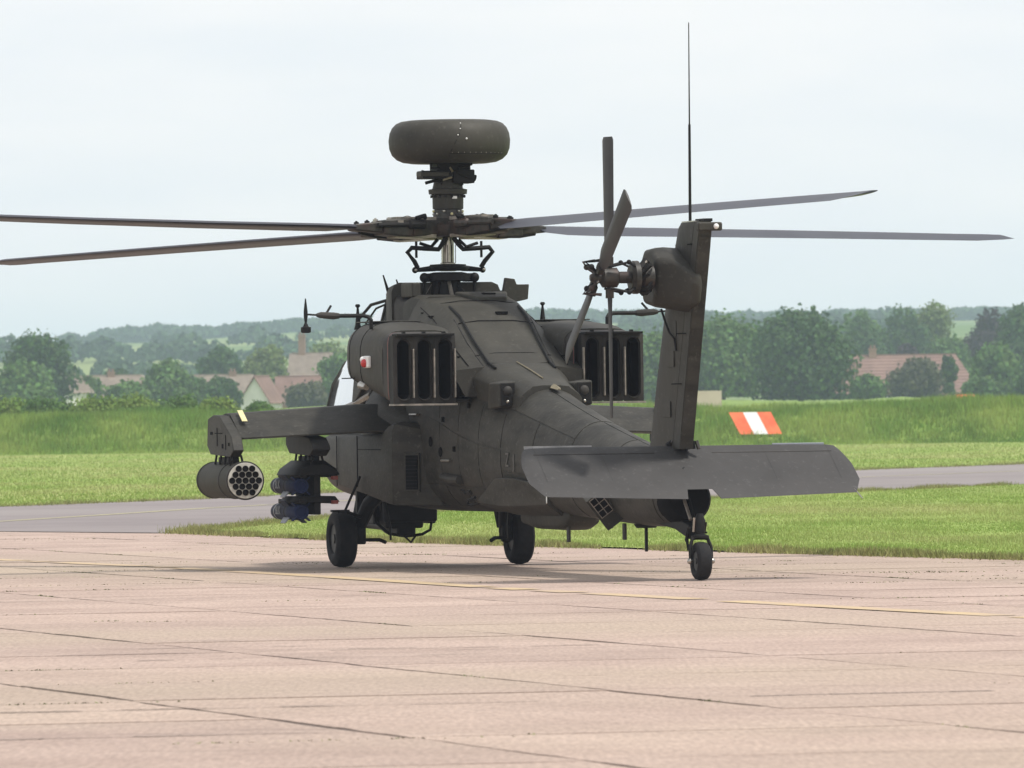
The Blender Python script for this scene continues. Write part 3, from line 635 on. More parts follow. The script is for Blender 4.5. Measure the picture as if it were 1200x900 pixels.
# vents, handles, small fittings
for (X, a) in ((-1.62, -2), (-1.98, -6)):
    p0 = hull_pt(X, a, .008); MB().lathe([(0, .055), (.012, .05)], (0, 0, 0), 'y', 16).obj('oval_vent', INK, HULL).location = p0
for (X, a, L) in ((-2.2, -10, .34), (-1.0, 3, .3)):
    p0 = hull_pt(X, a, .03); MB().tube([p0 + Vector((L / 2, -.03, 0)), p0 + Vector((L / 2, 0, 0)), p0 + Vector((-L / 2, 0, 0)), p0 + Vector((-L / 2, -.03, 0))], .012, 6).obj('hand_rail', SIL, HULL)
for (X, a) in ((-1.7, 18), (-2.35, 22), (-2.9, 25), (-2.1, 6), (-3.6, 44), (-1.5, 28), (-2.5, -2)):
    p0 = hull_pt(X, a, .012); MB().box(p0, (.05, .03, .055)).obj('latch', INK, HULL, bevel=.004)
for X in (-2.5, -2.72): patch(X + .05, X - .05, -40, -35, 'foot_step', m=ODD, off=.03)
MB().tube([hull_pt(-2.0, -24, .03), hull_pt(-2.3, -24, .04), hull_pt(-2.62, -24, .03)], .05, 10).obj('drain_fairing', OD2, HULL)
# serial letters half hidden by the stabiliser
def text(body, size, loc, rot, m, parent, name='stencil_lettering', depth=.002):
    c = bpy.data.curves.new(name, 'FONT'); c.body = body; c.size = size; c.extrude = depth; c.align_x = 'CENTER'; c.align_y = 'CENTER'; c.resolution_u = 3
    t = bpy.data.objects.new(name, c); COL.objects.link(t); bpy.context.view_layer.update()
    me = bpy.data.meshes.new_from_object(t); bpy.data.objects.remove(t); me.materials.clear(); me.materials.append(m)
    o = link(name, me, parent); o.rotation_euler = rot; o.location = loc; return o
p0 = hull_pt(-4.30, -2, .016); text('Z', .21, p0, (R(90), 0, R(180)), STN, HULL)
p0 = hull_pt(-4.52, -2, .016); text('J', .21, p0, (R(90), 0, R(180)), STN, HULL)
# belly box and fairings
P(MB().loft([ring(X, 0, hw, zb, zt, 4, 20) for X, hw, zb, zt in ((-3.6, .10, .60, .66), (-3.75, .2, .50, .70), (-4.3, .23, .455, .72), (-5.2, .21, .45, .72), (-5.45, .19, .50, .70), (-5.5, .15, .56, .68))]), 'belly_fairing', OD, smooth=40)
P(MB().loft([[(-3.35, .56, .76), (-3.35, .585, .74), (-3.35, .50, .70), (-3.35, .48, .75)],
             [(-4.05, .56, 1.00), (-4.05, .52, .70), (-4.05, .30, .60), (-4.05, .25, .95)],
             [(-4.6, .52, 1.0), (-4.6, .47, .70), (-4.6, .25, .60), (-4.6, .2, .95)],
             [(-5.4, .41, .93), (-5.4, .36, .72), (-5.4, .2, .60), (-5.4, .1, .9)]]), 'sensor_fairing', OD2, bevel=.012)
P(MB().tube([(-3.45, .54, .74), (-3.25, .60, .71), (-3.15, .62, .72), (-3.2, .62, .76), (-3.4, .6, .79)], .018, 6), 'hook', BLK)
for X, y, z, L in ((-5.35, .12, .50, .17), (-7.05, 0, .54, .17), (-7.85, 0, .52, .26), (-6.2, -.1, .58, .10)):
    P(MB().box((X, y, z - L / 2), (.09 if L < .2 else .05, .025, L)), 'blade_aerial', OD if L < .2 else BLK, bevel=.006)
P(MB().lathe([(.50, .10), (.54, .13)], (-7.85, 0, 0), n=16), 'aerial_base', BLK)
# flare dispenser, grid of cells facing aft and down
rot = Matrix.Rotation(R(-38), 3, 'X') @ Matrix.Rotation(R(-12), 3, 'Z'); fc = Vector((-7.35, .31, .70))
FD = P(MB().box(fc, (.34, .20, .38), rot), 'flare_dispenser', OD, bevel=.01)
for i in range(2):
    for j in range(3):
        MB().box(fc + rot @ Vector((-.172, -.035 + .07 * i, .135 - .072 * j)), (.012, .060, .062), rot).obj('flare_cell', INK, FD, smooth=0)
MB().box(fc + rot @ Vector((-.171, 0, .063)), (.008, .15, .225), rot).obj('dispenser_frame', LIP, FD, smooth=0)

# --- cowling over the transmission, sloping down to the boom
def cowl_ring(X, ht, zt, hsh, zs, hb, zb):
    half = [(ht * .5, zt + .012), (ht * .9, zt), (ht, zt - .02), ((ht + hsh) / 2, (zt + zs) / 2 - .012), (hsh - .02, zs), (hsh, zs - .03), (hb, zb)]
    return [(X, y, z) for y, z in half] + [(X, -y, z) for y, z in half[::-1]]
CW = [(-.85, .52, 2.95, .66, 2.72, .64, 2.3), (-1.2, .50, 2.90, .68, 2.66, .66, 2.2), (-1.6, .44, 2.84, .71, 2.54, .68, 2.1), (-2.0, .42, 2.71, .73, 2.44, .68, 2.05), (-2.5, .40, 2.45, .74, 2.29, .66, 1.98), (-3.05, .38, 2.20, .74, 2.14, .60, 1.86)]
COWL = P(MB().loft([cowl_ring(*c) for c in CW]), 'transmission_cowling', OD, smooth=28)
P(MB().loft([cowl_ring(*c) for c in ((-3.05, .38, 2.20, .52, 2.08, .46, 1.8), (-3.5, .33, 2.11, .44, 2.0, .42, 1.8), (-4.3, .22, 1.955, .34, 1.86, .35, 1.7))]), 'spine_fairing', OD, smooth=50)
for s_ in (-1, 1):
    pts = [(-1.62, .385, 2.84), (-2.0, .37, 2.73), (-2.5, .36, 2.475), (-3.05, .34, 2.22), (-3.3, .33, 2.16)]
    P(MB().tube([(a, s_ * b, c) for a, b, c in pts], .014, 6), 'vent_strip', BLK, COWL)
    P(MB().tube([(a + .03, s_ * (b + .055), c - .035) for a, b, c in pts[1:-1]], .011, 6), 'vent_strip', ODD, COWL)
P(MB().box((-1.9, -.12, 2.765), (.09, .12, .03)), 'latch', INK, COWL); P(MB().box((-1.45, .52, 2.73), (.16, .1, .03)), 'latch', INK, COWL)
P(MB().box((-2.43, .56, 2.37), (.012, .30, .02), Matrix.Rotation(R(-22), 3, 'X')), 'seam_strip', INK, COWL); P(MB().box((-2.43, -.56, 2.37), (.012, .30, .02), Matrix.Rotation(R(22), 3, 'X')), 'seam_strip', INK, COWL)
P(MB().tube([(-3.02, .02, 2.225), (-3.5, 0, 2.135), (-3.95, -.01, 2.045)], .008, 6), 'sealant_line', TAN, COWL)
P(MB().box((-3.02, 0, 2.21), (.02, .70, .016)), 'seam_strip', INK, COWL)
P(MB().loft([[(-4.30, -.05, 1.96), (-4.30, .0, 1.96), (-4.30, -.03, 1.985)], [(-4.42, -.07, 1.94), (-4.42, .04, 1.94), (-4.42, -.02, 1.975)], [(-4.55, -.04, 1.92), (-4.55, 0, 1.92), (-4.55, -.02, 1.935)]]), 'flush_aerial', TAN)
# pylon housing round the mast
def prong(X, hw, zt, zb, r=.1): return [(X, hw, zb), (X, hw, zt - r), (X, hw - r * .3, zt - r * .3), (X, hw - r, zt), (X, -hw + r, zt), (X, -hw + r * .3, zt - r * .3), (X, -hw, zt - r), (X, -hw, zb)]
P(MB().loft([prong(.85, .30, 2.85, 2.3), prong(.65, .50, 3.02, 2.3), prong(.30, .60, 3.11, 2.3), prong(.05, .62, 3.13, 2.3), prong(-.02, .62, 3.13, 2.3)]), 'mast_housing', OD, smooth=40)
P(MB().loft([prong(-.02, .60, 3.00, 2.3), prong(-.30, .60, 2.94, 2.3), prong(-.50, .56, 2.95, 2.3)]), 'housing_well', ODD, smooth=40)
P(MB().loft([prong(-.44, .60, 2.95, 2.3), prong(-.62, .58, 2.985, 2.3), prong(-.92, .52, 2.96, 2.3)]), 'aft_housing', OD, smooth=40)
P(MB().box((-.40, .50, 3.04), (.50, .10, .16)), 'housing_rib', OD, bevel=.02); P(MB().box((-.25, -.56, 2.98), (.6, .08, .10)), 'housing_rib', BLK, bevel=.02)
P(MB().loft([[(-.75, .10, 3.015), (-.75, -.5, 3.015), (-.75, -.5, 2.9), (-.75, .10, 2.9)], [(-1.25, -.02, 2.95), (-1.25, -.36, 2.95), (-1.25, -.36, 2.85), (-1.25, -.02, 2.85)]]), 'oil_cooler_fairing', OD, bevel=.02)
P(MB().box((-1.0, -.22, 2.985), (.08, .14, .02)), 'latch', INK)
P(MB().prism([(-.20, 0), (.03, 0), (.06, .16), (.24, .20), (.26, .42), (.07, .42), (.04, .5), (-.1, .52)][::-1], 'x', -.04, .06), 'dispenser_plate', OD, bevel=.01).matrix_local = Matrix.Translation((-.55, -.60, 2.78)) @ Matrix.Rotation(R(180), 4, 'Z') @ Matrix.Scale(.74, 4)
for y, z, L in ((.57, 3.1, .16), (.42, 3.05, .12)): P(MB().tube([(.3, y, z - .08), (.34, y + .05, z + .12)], [.02, .008], 6), 'lug', BLK)
P(MB().tube([(.5, .52, 2.95), (.9, .62, 2.9), (1.3, .66, 2.75), (1.5, .62, 2.55)], .018, 6), 'wire_cutter_bar', BLK)
P(MB().tube([(.5, .48, 2.93), (.95, .55, 2.86), (1.3, .58, 2.70)], .012, 6), 'wire_cutter_bar', BLK)
for X, y, z0_, z1_ in ((.2, .95, 2.62, 2.86), (-.2, -1.05, 2.66, 2.86)):
    P(MB().lathe([(z0_, .045), (z0_ + .05, .03), (z1_, .012), (z1_ + .02, .03), (z1_ + .04, .02)], (X, y, 0), n=10), 'stub_aerial', BLK)

# --- canopy
cs = [(3.75, .30, .42, 1.62, 1.86), (3.1, .36, .60, 1.66, 2.32), (2.3, .40, .66, 1.72, 2.62), (1.5, .42, .66, 1.80, 2.86), (.9, .44, .62, 1.9, 2.96)]
def can_ring(X, ht, hb, zb, zt): return [(X, hb, zb), (X, (hb * .62 + ht * .38), zb + (zt - zb) * .55), (X, ht, zt - .05), (X, ht * .7, zt), (X, -ht * .7, zt), (X, -ht, zt - .05), (X, -(hb * .62 + ht * .38), zb + (zt - zb) * .55), (X, -hb, zb)]
CAN = P(MB().loft([can_ring(*c) for c in cs]), 'canopy_glazing', GLS, smooth=20)
for i in (1, 4):
    rg = can_ring(*cs[i]); P(MB().tube([Vector(p) * 1 + Vector((0, math.copysign(.008, p[1]), .004)) for p in rg], .018, 6), 'canopy_frame', OD, CAN)
P(MB().tube([(c[0], c[2] + .01, c[3]) for c in cs], .04, 6), 'canopy_sill', LIP, CAN); P(MB().tube([(c[0], -c[2] - .01, c[3]) for c in cs], .04, 6), 'canopy_sill', LIP, CAN)
P(MB().loft([[(X, .70, z), (X, .66, z + .42), (X, .3, z + .6), (X, .3, z)] for X, z in ((1.55, 1.75), (1.0, 2.0), (.5, 2.05))]), 'cockpit_rear_fairing', OD2, bevel=.02)

# --- engine nacelles with slotted exhaust
def sup(X, y0, y1, zb, zt, n=3.2, N=36): return ring(X, (y0 + y1) / 2, (y1 - y0) / 2, zb, zt, n, N)
def nacelle(s_):
    def lowcut(r, cut):     # lower outboard corner rises towards the front
        ymax = max(p[1] for p in r); ymid = (ymax + min(p[1] for p in r)) / 2; res = []
        for x, y, z in r:
            zl = z
            if y > ymid: zl = max(z, min(p[2] for p in r) + cut * ((y - ymid) / (ymax - ymid)) ** 1.6)
            res.append((x, y, zl))
        return res
    secs = [(.42, .56, .94, 2.14, 2.46, 0), (.30, .50, 1.03, 2.06, 2.54, .02), (-.1, .46, 1.13, 2.00, 2.62, .08), (-.6, .44, 1.28, 1.95, 2.67, .16), (-1.1, .44, 1.38, 1.90, 2.69, .2), (-1.7, .46, 1.41, 1.86, 2.68, .16), (-2.3, .52, 1.41, 1.83, 2.63, .07), (-2.62, .60, 1.40, 1.81, 2.58, .02)]
    rr = [lowcut(sup(a, b, c, d, e, 3.0 if a > -2 else 4.5), f) for a, b, c, d, e, f in secs]
    M = lambda ring_: [(x, s_ * y, z) for x, y, z in ring_]
    N_ = P(MB().loft([M(r) for r in rr]), 'engine_nacelle', OD, smooth=35, label='port engine nacelle with its exhaust and side lamp' if s_ > 0 else 'starboard engine nacelle partly behind the fin')
    for i_ in (2, 4, 5):
        rg = rr[i_]; c_ = Vector((0, sum(p[1] for p in rg) / len(rg), sum(p[2] for p in rg) / len(rg)))
        pts = [(p[0], s_ * (c_.y + (p[1] - c_.y) * 1.003), c_.z + (p[2] - c_.z) * 1.003) for p in rg if p[1] > c_.y - .15]
        pts = rg and [(p[0], s_ * (c_.y + (p[1] - c_.y) * 1.003), c_.z + (p[2] - c_.z) * 1.003) for p in rg[-9:] + rg[:12]]
        P(MB().tube(pts, .0045, 4), 'panel_seam', INK, N_)
    # collar behind it
    P(MB().loft([M(sup(-2.60, .62, 1.395, 1.81, 2.565, 6)), M(sup(-2.80, .66, 1.392, 1.80, 2.55, 7)), M(sup(-2.86, .67, 1.385, 1.80, 2.54, 8))], False, False), 'exhaust_shroud', ODD, N_, smooth=30)
    P(MB().loft([M(sup(-2.845, .655, 1.40, 1.79, 2.56, 8)), M(sup(-2.865, .655, 1.40, 1.79, 2.56, 8))], False, False), 'shroud_band', RED, N_, smooth=30)
    # exhaust box with three upright slots
    y0, y1, zb, zt = .70, 1.385, 1.795, 2.515; W = (y1 - y0) / 3; XA = -3.02
    B = MB()
    B.loft([M([(x, y, z) for y, z in ((y0, zb), (y1, zb), (y1, zt), (y0, zt))]) for x in (-2.86, XA)], False, False)
    EX = P(B, 'exhaust_box', BLK, N_, smooth=0)
    for i in range(3):
        yc = y0 + W * (i + .5); hz_, r_ = (zt - zb) / 2 - .035, W * .33; zc = (zb + zt) / 2; n = 40; st = []; rc = []
        for k in range(n):
            t = 2 * PI * k / n; c, q = math.cos(t), math.sin(t)
            y = r_ * c; z = (hz_ - r_) * (1 if q > 0 else -1 if q < 0 else 0) + r_ * q if abs(q) > .02 else 0
            st.append((y, z)); m_ = max(abs(c) / (W / 2), abs(q) / ((zt - zb) / 2)); 
            if abs(q) <= .02: rc.append((W / 2 * (1 if c > 0 else -1), 0))
            else: rc.append((max(-W / 2, min(W / 2, c * 1.5 * W)), z / hz_ * (zt - zb) / 2 if abs(c) > .33 else (zt - zb) / 2 * (1 if q > 0 else -1)))
        R3 = [M([(XA, yc + a, zc + b) for a, b in rc]), M([(XA - .012, yc + a * 1.04, zc + b * 1.01) for a, b in st]), M([(XA - .03, yc + a, zc + b) for a, b in st]), M([(XA + .02, yc + a * .86, zc + b * .97) for a, b in st])]
        P(MB().loft(R3, False, False), 'slot_rim', ODD, EX, smooth=40)
        P(MB().loft([M([(XA + .02, yc + a * .86, zc + b * .97) for a, b in st]), M([(-2.64, yc + .02 + a * .8, zc + b * .94) for a, b in st])], False, True), 'exhaust_duct', INK, EX, smooth=40)
        ye = y0 + W * i + .012
        P(MB().box((XA - .028, s_ * (ye), zc - .04), (.05, .016, .52)), 'slot_edge', LIP, EX, bevel=.004)
    P(MB().box((XA + .05, s_ * (y0 + y1) / 2, zb - .012), (.2, y1 - y0 + .02, .02)), 'lower_flange', LIP, EX)
    P(MB().box((XA + .02, s_ * (y0 + y1) / 2, zt + .012), (.22, y1 - y0 - .05, .025)), 'upper_flange', BLK, EX, bevel=.006)
    for k in range(3): P(MB().box((XA + .02, s_ * (y0 + .12 + k * .22), zt + .03), (.06, .03, .03)), 'clamp', BLK, EX)
    # side lamp
    L = P(MB().box((-2.05, s_ * 1.425, 2.25), (.24, .05, .13)), 'lamp_housing', WHT, N_, bevel=.02)
    P(MB().sph((-2.06, s_ * 1.455, 2.235), .052, sc=(1.2, .8, .9)), 'red_lamp' if s_ > 0 else 'lamp', REDL if s_ > 0 else WHT, L); P(MB().sph((-2.02, s_ * 1.46, 2.275), .035), 'lamp', WHT, L)
    # cooling air scoop and door outline
    P(MB().tube([(-1.55, s_ * 1.36, 2.0), (-1.8, s_ * 1.37, 1.98)], [.05, .035], 10), 'drain_pipe', SIL if s_ > 0 else ODD, N_)
    P(MB().box((-1.15, s_ * 1.405, 2.08), (.55, .012, .012)), 'hinge_line', INK, N_)
    P(MB().box((-1.15, s_ * .95, 2.688), (.9, .5, .012)), 'top_hatch', OD, N_, bevel=.005)
    # inboard oil cooler exhaust opening
    P(MB().loft([M(sup(-2.55, .52, .70, 1.85, 2.12, 6)), M(sup(-2.95, .52, .70, 1.86, 2.10, 6))]), 'cooler_outlet', INK, N_)
    P(MB().box((-2.7, s_ * .62, 1.82), (.5, .2, .03)), 'outlet_ledge', ODD, N_)
    # air data boom
    X0 = -1.85
    A = P(MB().tube([(X0, s_ * 1.32, 2.60), (X0, s_ * 1.32, 2.70), (X0 + .02, s_ * 1.345, 2.735), (X0 + .03, s_ * 1.40, 2.75), (X0 + .05, s_ * 1.72, 2.75)], .022, 8), 'sensor_arm', BLK)
    P(MB().tube([(X0 + .05, s_ * 1.66, 2.75), (X0 + .06, s_ * 1.72, 2.75), (X0 + .06, s_ * 1.86, 2.76), (X0 + .06, s_ * 1.91, 2.76)], [.03, .04, .036, .02], 10), 'arm_sleeve', ODD, A)
    P(MB().tube([(X0 + .06, s_ * 1.88, 2.76), (X0 + .06, s_ * 2.03, 2.77)], .012, 6), 'arm_tip', BLK, A)
    P(MB().tube([(X0 + .06, s_ * 1.80, 2.78), (X0 + .1, s_ * 1.74, 2.86)], .013, 6), 'pitot', BLK, A)
    P(MB().lathe([(2.57, .04), (2.58, .055), (2.63, .055), (2.64, .03), (2.68, .012), (2.75, .022), (2.80, .022), (2.94, .006)], (X0 + .06, s_ * 2.03, 0), n=14), 'airflow_vane', BLK, A)
nacelle(1); nacelle(-1)
# missile warning sensors on the shoulders of the boom
for s_ in (1, -1):
    y0 = s_ * .42
    W_ = P(MB().loft([[(-4.1, y0 - .09, 1.76), (-4.1, y0 + .09, 1.74), (-4.1, y0 + .09, 2.0), (-4.1, y0 - .09, 2.02)], [(-3.75, y0 - .10, 1.74), (-3.75, y0 + .12, 1.72), (-3.75, y0 + .11, 2.0), (-3.75, y0 - .10, 2.03)],
                      [(-3.45, y0 - .08, 1.8), (-3.45, y0 + .04, 1.8), (-3.45, y0 + .03, 1.92), (-3.45, y0 - .06, 1.95)]]), 'warning_sensor', OD, bevel=.02)
    P(MB().box((-4.103, y0, 1.88), (.012, .155, .235)), 'sensor_face', BLK, W_, bevel=.004)
    P(MB().sph((-4.105, y0, 1.915), .052, sc=(.6, 1, 1)), 'sensor_dome', ODD, W_); P(MB().sph((-4.105, y0, 1.80), .02), 'bolt', SIL, W_)

# --- forward avionics bays on the lower sides
def bay(s_):
    secs = [(4.1, .25, .46, 1.12, 1.32), (3.4, .25, .64, 1.06, 1.40), (2.4, .25, .80, .985, 1.45), (1.4, .25, .90, .90, 1.46), (.2, .25, .915, .81, 1.46), (-.5, .25, .905, .74, 1.50), (-.78, .25, .90, .71, 1.58), (-.98, .25, .885, .695, 1.60), (-1.03, .25, .85, .69, 1.60), (-1.20, .25, .66, .685, 1.55), (-1.40, .25, .44, .68, 1.35)]
    B = MB(); rings = []
    for X, y0, y1, zb, zt in secs:
        rr = .10 if X < -.4 else .05
        q = [(y0, zb), (y1 - .03, zb), (y1 - .008, zb + .008), (y1, zb + .03), (y1, zt - rr), (y1 - rr * .3, zt - rr * .3), (y1 - rr, zt), (y0 + .1, zt + .01), (y0, zt + .01)]
        rings.append([(X, s_ * y, z) for y, z in q])
    o = P(B.loft(rings), 'avionics_bay', OD2, smooth=24)
    P(MB().box((-1.16, s_ * .70, 1.05), (.06, .19, .42), Matrix.Rotation(s_ * R(-41), 3, 'Z')), 'vent_frame', OD, o, bevel=.008); 
    P(MB().box((-1.185, s_ * .715, 1.05), (.03, .14, .37), Matrix.Rotation(s_ * R(-41), 3, 'Z')), 'vent', INK, o)
    for k in range(9): P(MB().box((-1.20, s_ * .727, .885 + k * .04), (.012, .13, .008), Matrix.Rotation(s_ * R(-41), 3, 'Z')), 'vent_slat', BLK, o)
    for X in (.45, 1.38): P(MB().box((X, s_ * .914, 1.17), (.014, .008, .56)), 'door_seam', INK, o)
    P(MB().box((-.08, s_ * .913, 1.30), (1.0, .006, .007)), 'door_seam', INK, o)
bay(1); bay(-1)
# blend between the wing, nacelle and body
for s_ in (1, -1):
    P(MB().loft([[(X, s_ * y, z) for y, z in ((.4, zb), (yo, zb + .02), (yo + .02, zm), (yo - .12, zt), (.4, zt + .02))] for X, yo, zb, zm, zt in ((.9, .75, 1.4, 1.7, 1.9), (.3, .88, 1.4, 1.72, 1.95), (-.3, .84, 1.42, 1.68, 1.86), (-.7, .66, 1.44, 1.60, 1.74), (-1.0, .52, 1.5, 1.56, 1.62))]), 'wing_root_fairing', OD2, smooth=45)

# --- stub wings, pylons
def wing(s_):
    prof = [(.62, 0), (.58, .045), (.44, .10), (.2, .135), (-.05, .125), (-.56, -.135), (-.56, -.15), (-.1, -.16), (.3, -.12), (.52, -.06)]
    def sec(y, zc, k, dx=0): return [(dx + x * k, s_ * y, zc + z * k) for x, z in prof]
    W_ = P(MB().loft([sec(.5, 1.66, 1.12), sec(1.0, 1.655, 1.08), sec(2.30, 1.59, 1.0, -.01), sec(2.44, 1.585, 1.0, -.02), sec(2.47, 1.585, .97, -.02)]), 'stub_wing', OD2, smooth=25, label='port stub wing' if s_ > 0 else 'starboard stub wing behind the tail fin')
    P(MB().box((-.22, s_ * 2.37, 1.688), (.26, .06, .006), Matrix.Rotation(R(-27), 3, 'Y')), 'yellow_marking', YEL, W_)
    for y, nm in ((2.50, 'outboard'), (1.60, 'inboard')):
        q = [(.50, 1.66), (.25, 1.70), (-.05, 1.69), (-.60, 1.46), (-.70, 1.31), (-.52, 1.24), (.40, 1.27), (.55, 1.36)] if y > 2 else [(.55, 1.52), (-.52, 1.44), (-.66, 1.36), (-.70, 1.31), (-.52, 1.24), (.40, 1.27), (.55, 1.36)]
        PY = P(MB().prism(q, 'y', s_ * (y - (.03 if y > 2 else .10)), s_ * (y + (.09 if y > 2 else .10))), 'weapon_pylon', OD2 if y > 2 else ODD, label=('outer' if y > 2 else 'inner') + ' weapon pylon under the ' + ('port' if s_ > 0 else 'starboard') + ' wing', bevel=.012)  # inner pylons: shade under the wing is put into the darker colour
        for X in (-.42, -.22, 0, .22): [P(MB().tube([(X, s_ * (y + e_ * .06), 1.26), (X - .02, s_ * (y + e_ * .08), 1.16)], .013, 6), 'sway_brace', BLK, PY) for e_ in (-1, 1)]
        if y > 2:
            for X, z, a_, b_ in ((-.35, 1.40, .012, .16), (.05, 1.46, .012, .2), (.32, 1.5, .10, .03), (-.2, 1.36, .06, .05), (-.02, 1.5, .34, .010), (-.5, 1.38, .05, .035)): P(MB().box((X, s_ * (y + .092), z), (a_, .008, b_)), 'pylon_recess', INK, PY)
        P(MB().box((-.1, s_ * y, 1.205), (.7, .07, .07)), 'ejector_rack', BLK, PY, bevel=.01)
        P(MB().tube([(-.5, s_ * (y + .07), 1.26), (-.62, s_ * (y + .09), 1.20), (-.58, s_ * (y + .1), 1.15)], .010, 6), 'cable', BLK, PY)
    return W_
wing(1); wing(-1)
# missile launcher under the port inner pylon
LA = P(MB().loft([[(X, 1.60 + y, z) for y, z in ((-w_, 1.03), (w_, 1.03), (w_ * .85, 1.10 + .0), (w_ * .35, h_), (-w_ * .35, h_), (-w_ * .85, 1.10))] for X, w_, h_ in ((.5, .18, 1.15), (.35, .26, 1.19), (-.45, .26, 1.19), (-.55, .22, 1.15))]), 'missile_launcher', BLK, bevel=.01)
P(MB().box((-.05, 1.60, .83), (.85, .075, .46)), 'launcher_beam', BLK, LA, bevel=.01)
P(MB().loft([[(X, 1.60 + y, z) for y, z in ((-w_, .735), (w_, .735), (w_ * .8, .80), (-w_ * .8, .80))] for X, w_ in ((.4, .2), (.2, .27), (-.4, .27), (-.5, .2))]), 'launcher_cross_beam', BLK, LA, bevel=.008)
for y in (1.77, 1.43):
    for z in (1.03, .745): P(MB().box((-.02, y, z), (1.02, .075, .05)), 'launch_rail', BLK, LA, bevel=.006)
for z in (1.0, .735): P(MB().box((-.56, 1.43, z), (.1, .06, .04)), 'rail_stop', RED, LA)
# chain gun under the nose
GN = P(MB().loft([ring(X, -.05, .30, zb, .9, 5, 16) for X, zb in ((2.75, .55), (2.2, .5), (2.05, .55))]).box((2.35, -.36, .66), (.5, .1, .42)).box((2.35, .27, .66), (.4, .08, .42)), 'gun_turret', BLK, bevel=.02)
P(MB().lathe([(2.0, .075), (2.1, .10), (2.8, .10), (3.1, .05), (4.3, .03), (4.32, .04), (4.5, .04)], (0, -.05, .42), 'x', 14), 'gun_barrel', BLK, GN)
P(MB().box((2.2, -.08, .62), (.5, .62, .30)).box((2.2, -.02, .47), (.4, .44, .14)).box((2.15, -.04, .38), (.3, .22, .12)), 'feed_mechanism', BLK, GN, bevel=.03)
P(MB().tube([(2.1, .32, .62), (2.1, .30, .48), (2.08, .14, .34), (2.08, -.05, .31), (2.08, -.24, .33), (2.1, -.34, .38), (2.1, -.37, .55)], .017, 8), 'gun_guard', BLK, GN)
P(MB().tube([(2.06, -.02, .32), (2.05, -.10, .24), (2.06, -.16, .32)], .014, 6), 'guard_hook', BLK, GN)
for (y, z, r_) in ((.42, .70, .04), (.18, .70, .05), (-.15, .66, .05), (-.05, .5, .04), (.12, .56, .03)): P(MB().lathe([(1.98, r_), (2.08, r_)], (0, y, z), 'x', 12), 'gun_fitting', BLK, GN)
for (y, z) in ((.20, .72), (.18, .55), (-.30, .74)): P(MB().sph((1.99, y, z), .016), 'bolt', SIL, GN)

# --- landing gear
def wheel(c, r, w_, name='wheel'):
    T = P(MB().lathe([(-w_ * .15, .01), (-w_ * .20, r * .46), (-w_ * .44, r * .54), (-w_ / 2, r * .66), (-w_ * .5, r * .74), (-w_ * .47, r * .86), (-w_ * .36, r * .96), (-w_ * .15, r), (w_ * .15, r), (w_ * .36, r * .96), (w_ * .47, r * .86), (w_ * .5, r * .74), (w_ / 2, r * .66), (w_ * .44, r * .54), (w_ * .20, r * .46), (w_ * .15, .01)], c, 'y', 48), name, RUB, smooth=35)
    P(MB().lathe([(-w_ * .36, r * .50), (-w_ * .26, r * .45), (-w_ * .24, r * .2), (-w_ * .42, r * .16), (-w_ * .42, .01)], c, 'y', 32).lathe([(w_ * .42, .01), (w_ * .42, r * .16), (w_ * .24, r * .2), (w_ * .26, r * .45), (w_ * .36, r * .50)], c, 'y', 32), 'rim', RIM, T)
    for k in range(8):
        a = 2 * PI * k / 8; P(MB().sph((c[0] + r * .33 * math.cos(a), c[1] + w_ * .29, c[2] + r * .33 * math.sin(a)), r * .045, 8, 6), 'wheel_bolt', BLK, T)
    for g in (): P(MB().lathe([(w_ * g - .003, r * 1.002), (w_ * g + .003, r * 1.002)], c, 'y', 48), 'tread_groove', INK, T)
    return T
for s_ in (1, -1):
    wheel((.79, s_ * 1.015, .315), .315, .24, 'main_wheel')
    G = P(MB().tube([(.10, s_ * .60, .98), (.45, s_ * .78, .70), (.79, s_ * .86, .36)], [.085, .085, .075], 12), 'gear_leg', BLK)
    P(MB().tube([(.79, s_ * .80, .33), (.79, s_ * 1.02, .315)], .05, 10), 'axle', BLK, G)
    P(MB().tube([(.80, s_ * .72, 1.05), (.82, s_ * .84, .42)], .07, 10).tube([(.80, s_ * .78, .75), (.82, s_ * .85, .40)], .045, 10), 'shock_strut', BLK, G)
    P(MB().box((.66, s_ * .83, .56), (.10, .10, .62)), 'leg_plate', BLK, G, bevel=.02)
    P(MB().tube([(.5, s_ * .86, .55), (.42, s_ * 1.06, .62), (.5, s_ * 1.12, .62)], .02, 6), 'step', BLK, G)
    P(MB().box((.52, s_ * 1.10, .625), (.08, .20, .025)), 'step_plate', BLK, G)
    P(MB().tube([(.6, s_ * .80, .30), (.5, s_ * .66, .30), (.45, s_ * .60, .27)], .022, 6), 'tow_lug', BLK, G)
    P(MB().tube([(.2, s_ * .95, 1.0), (.62, s_ * 1.02, .62)], .016, 6), 'brake_line', BLK, G)
    P(MB().tube([(.1, s_ * .7, .72), (.02, s_ * .66, .45), (.0, s_ * .66, .30)], [.02, .015, .012], 6), 'brake_line', BLK, G)
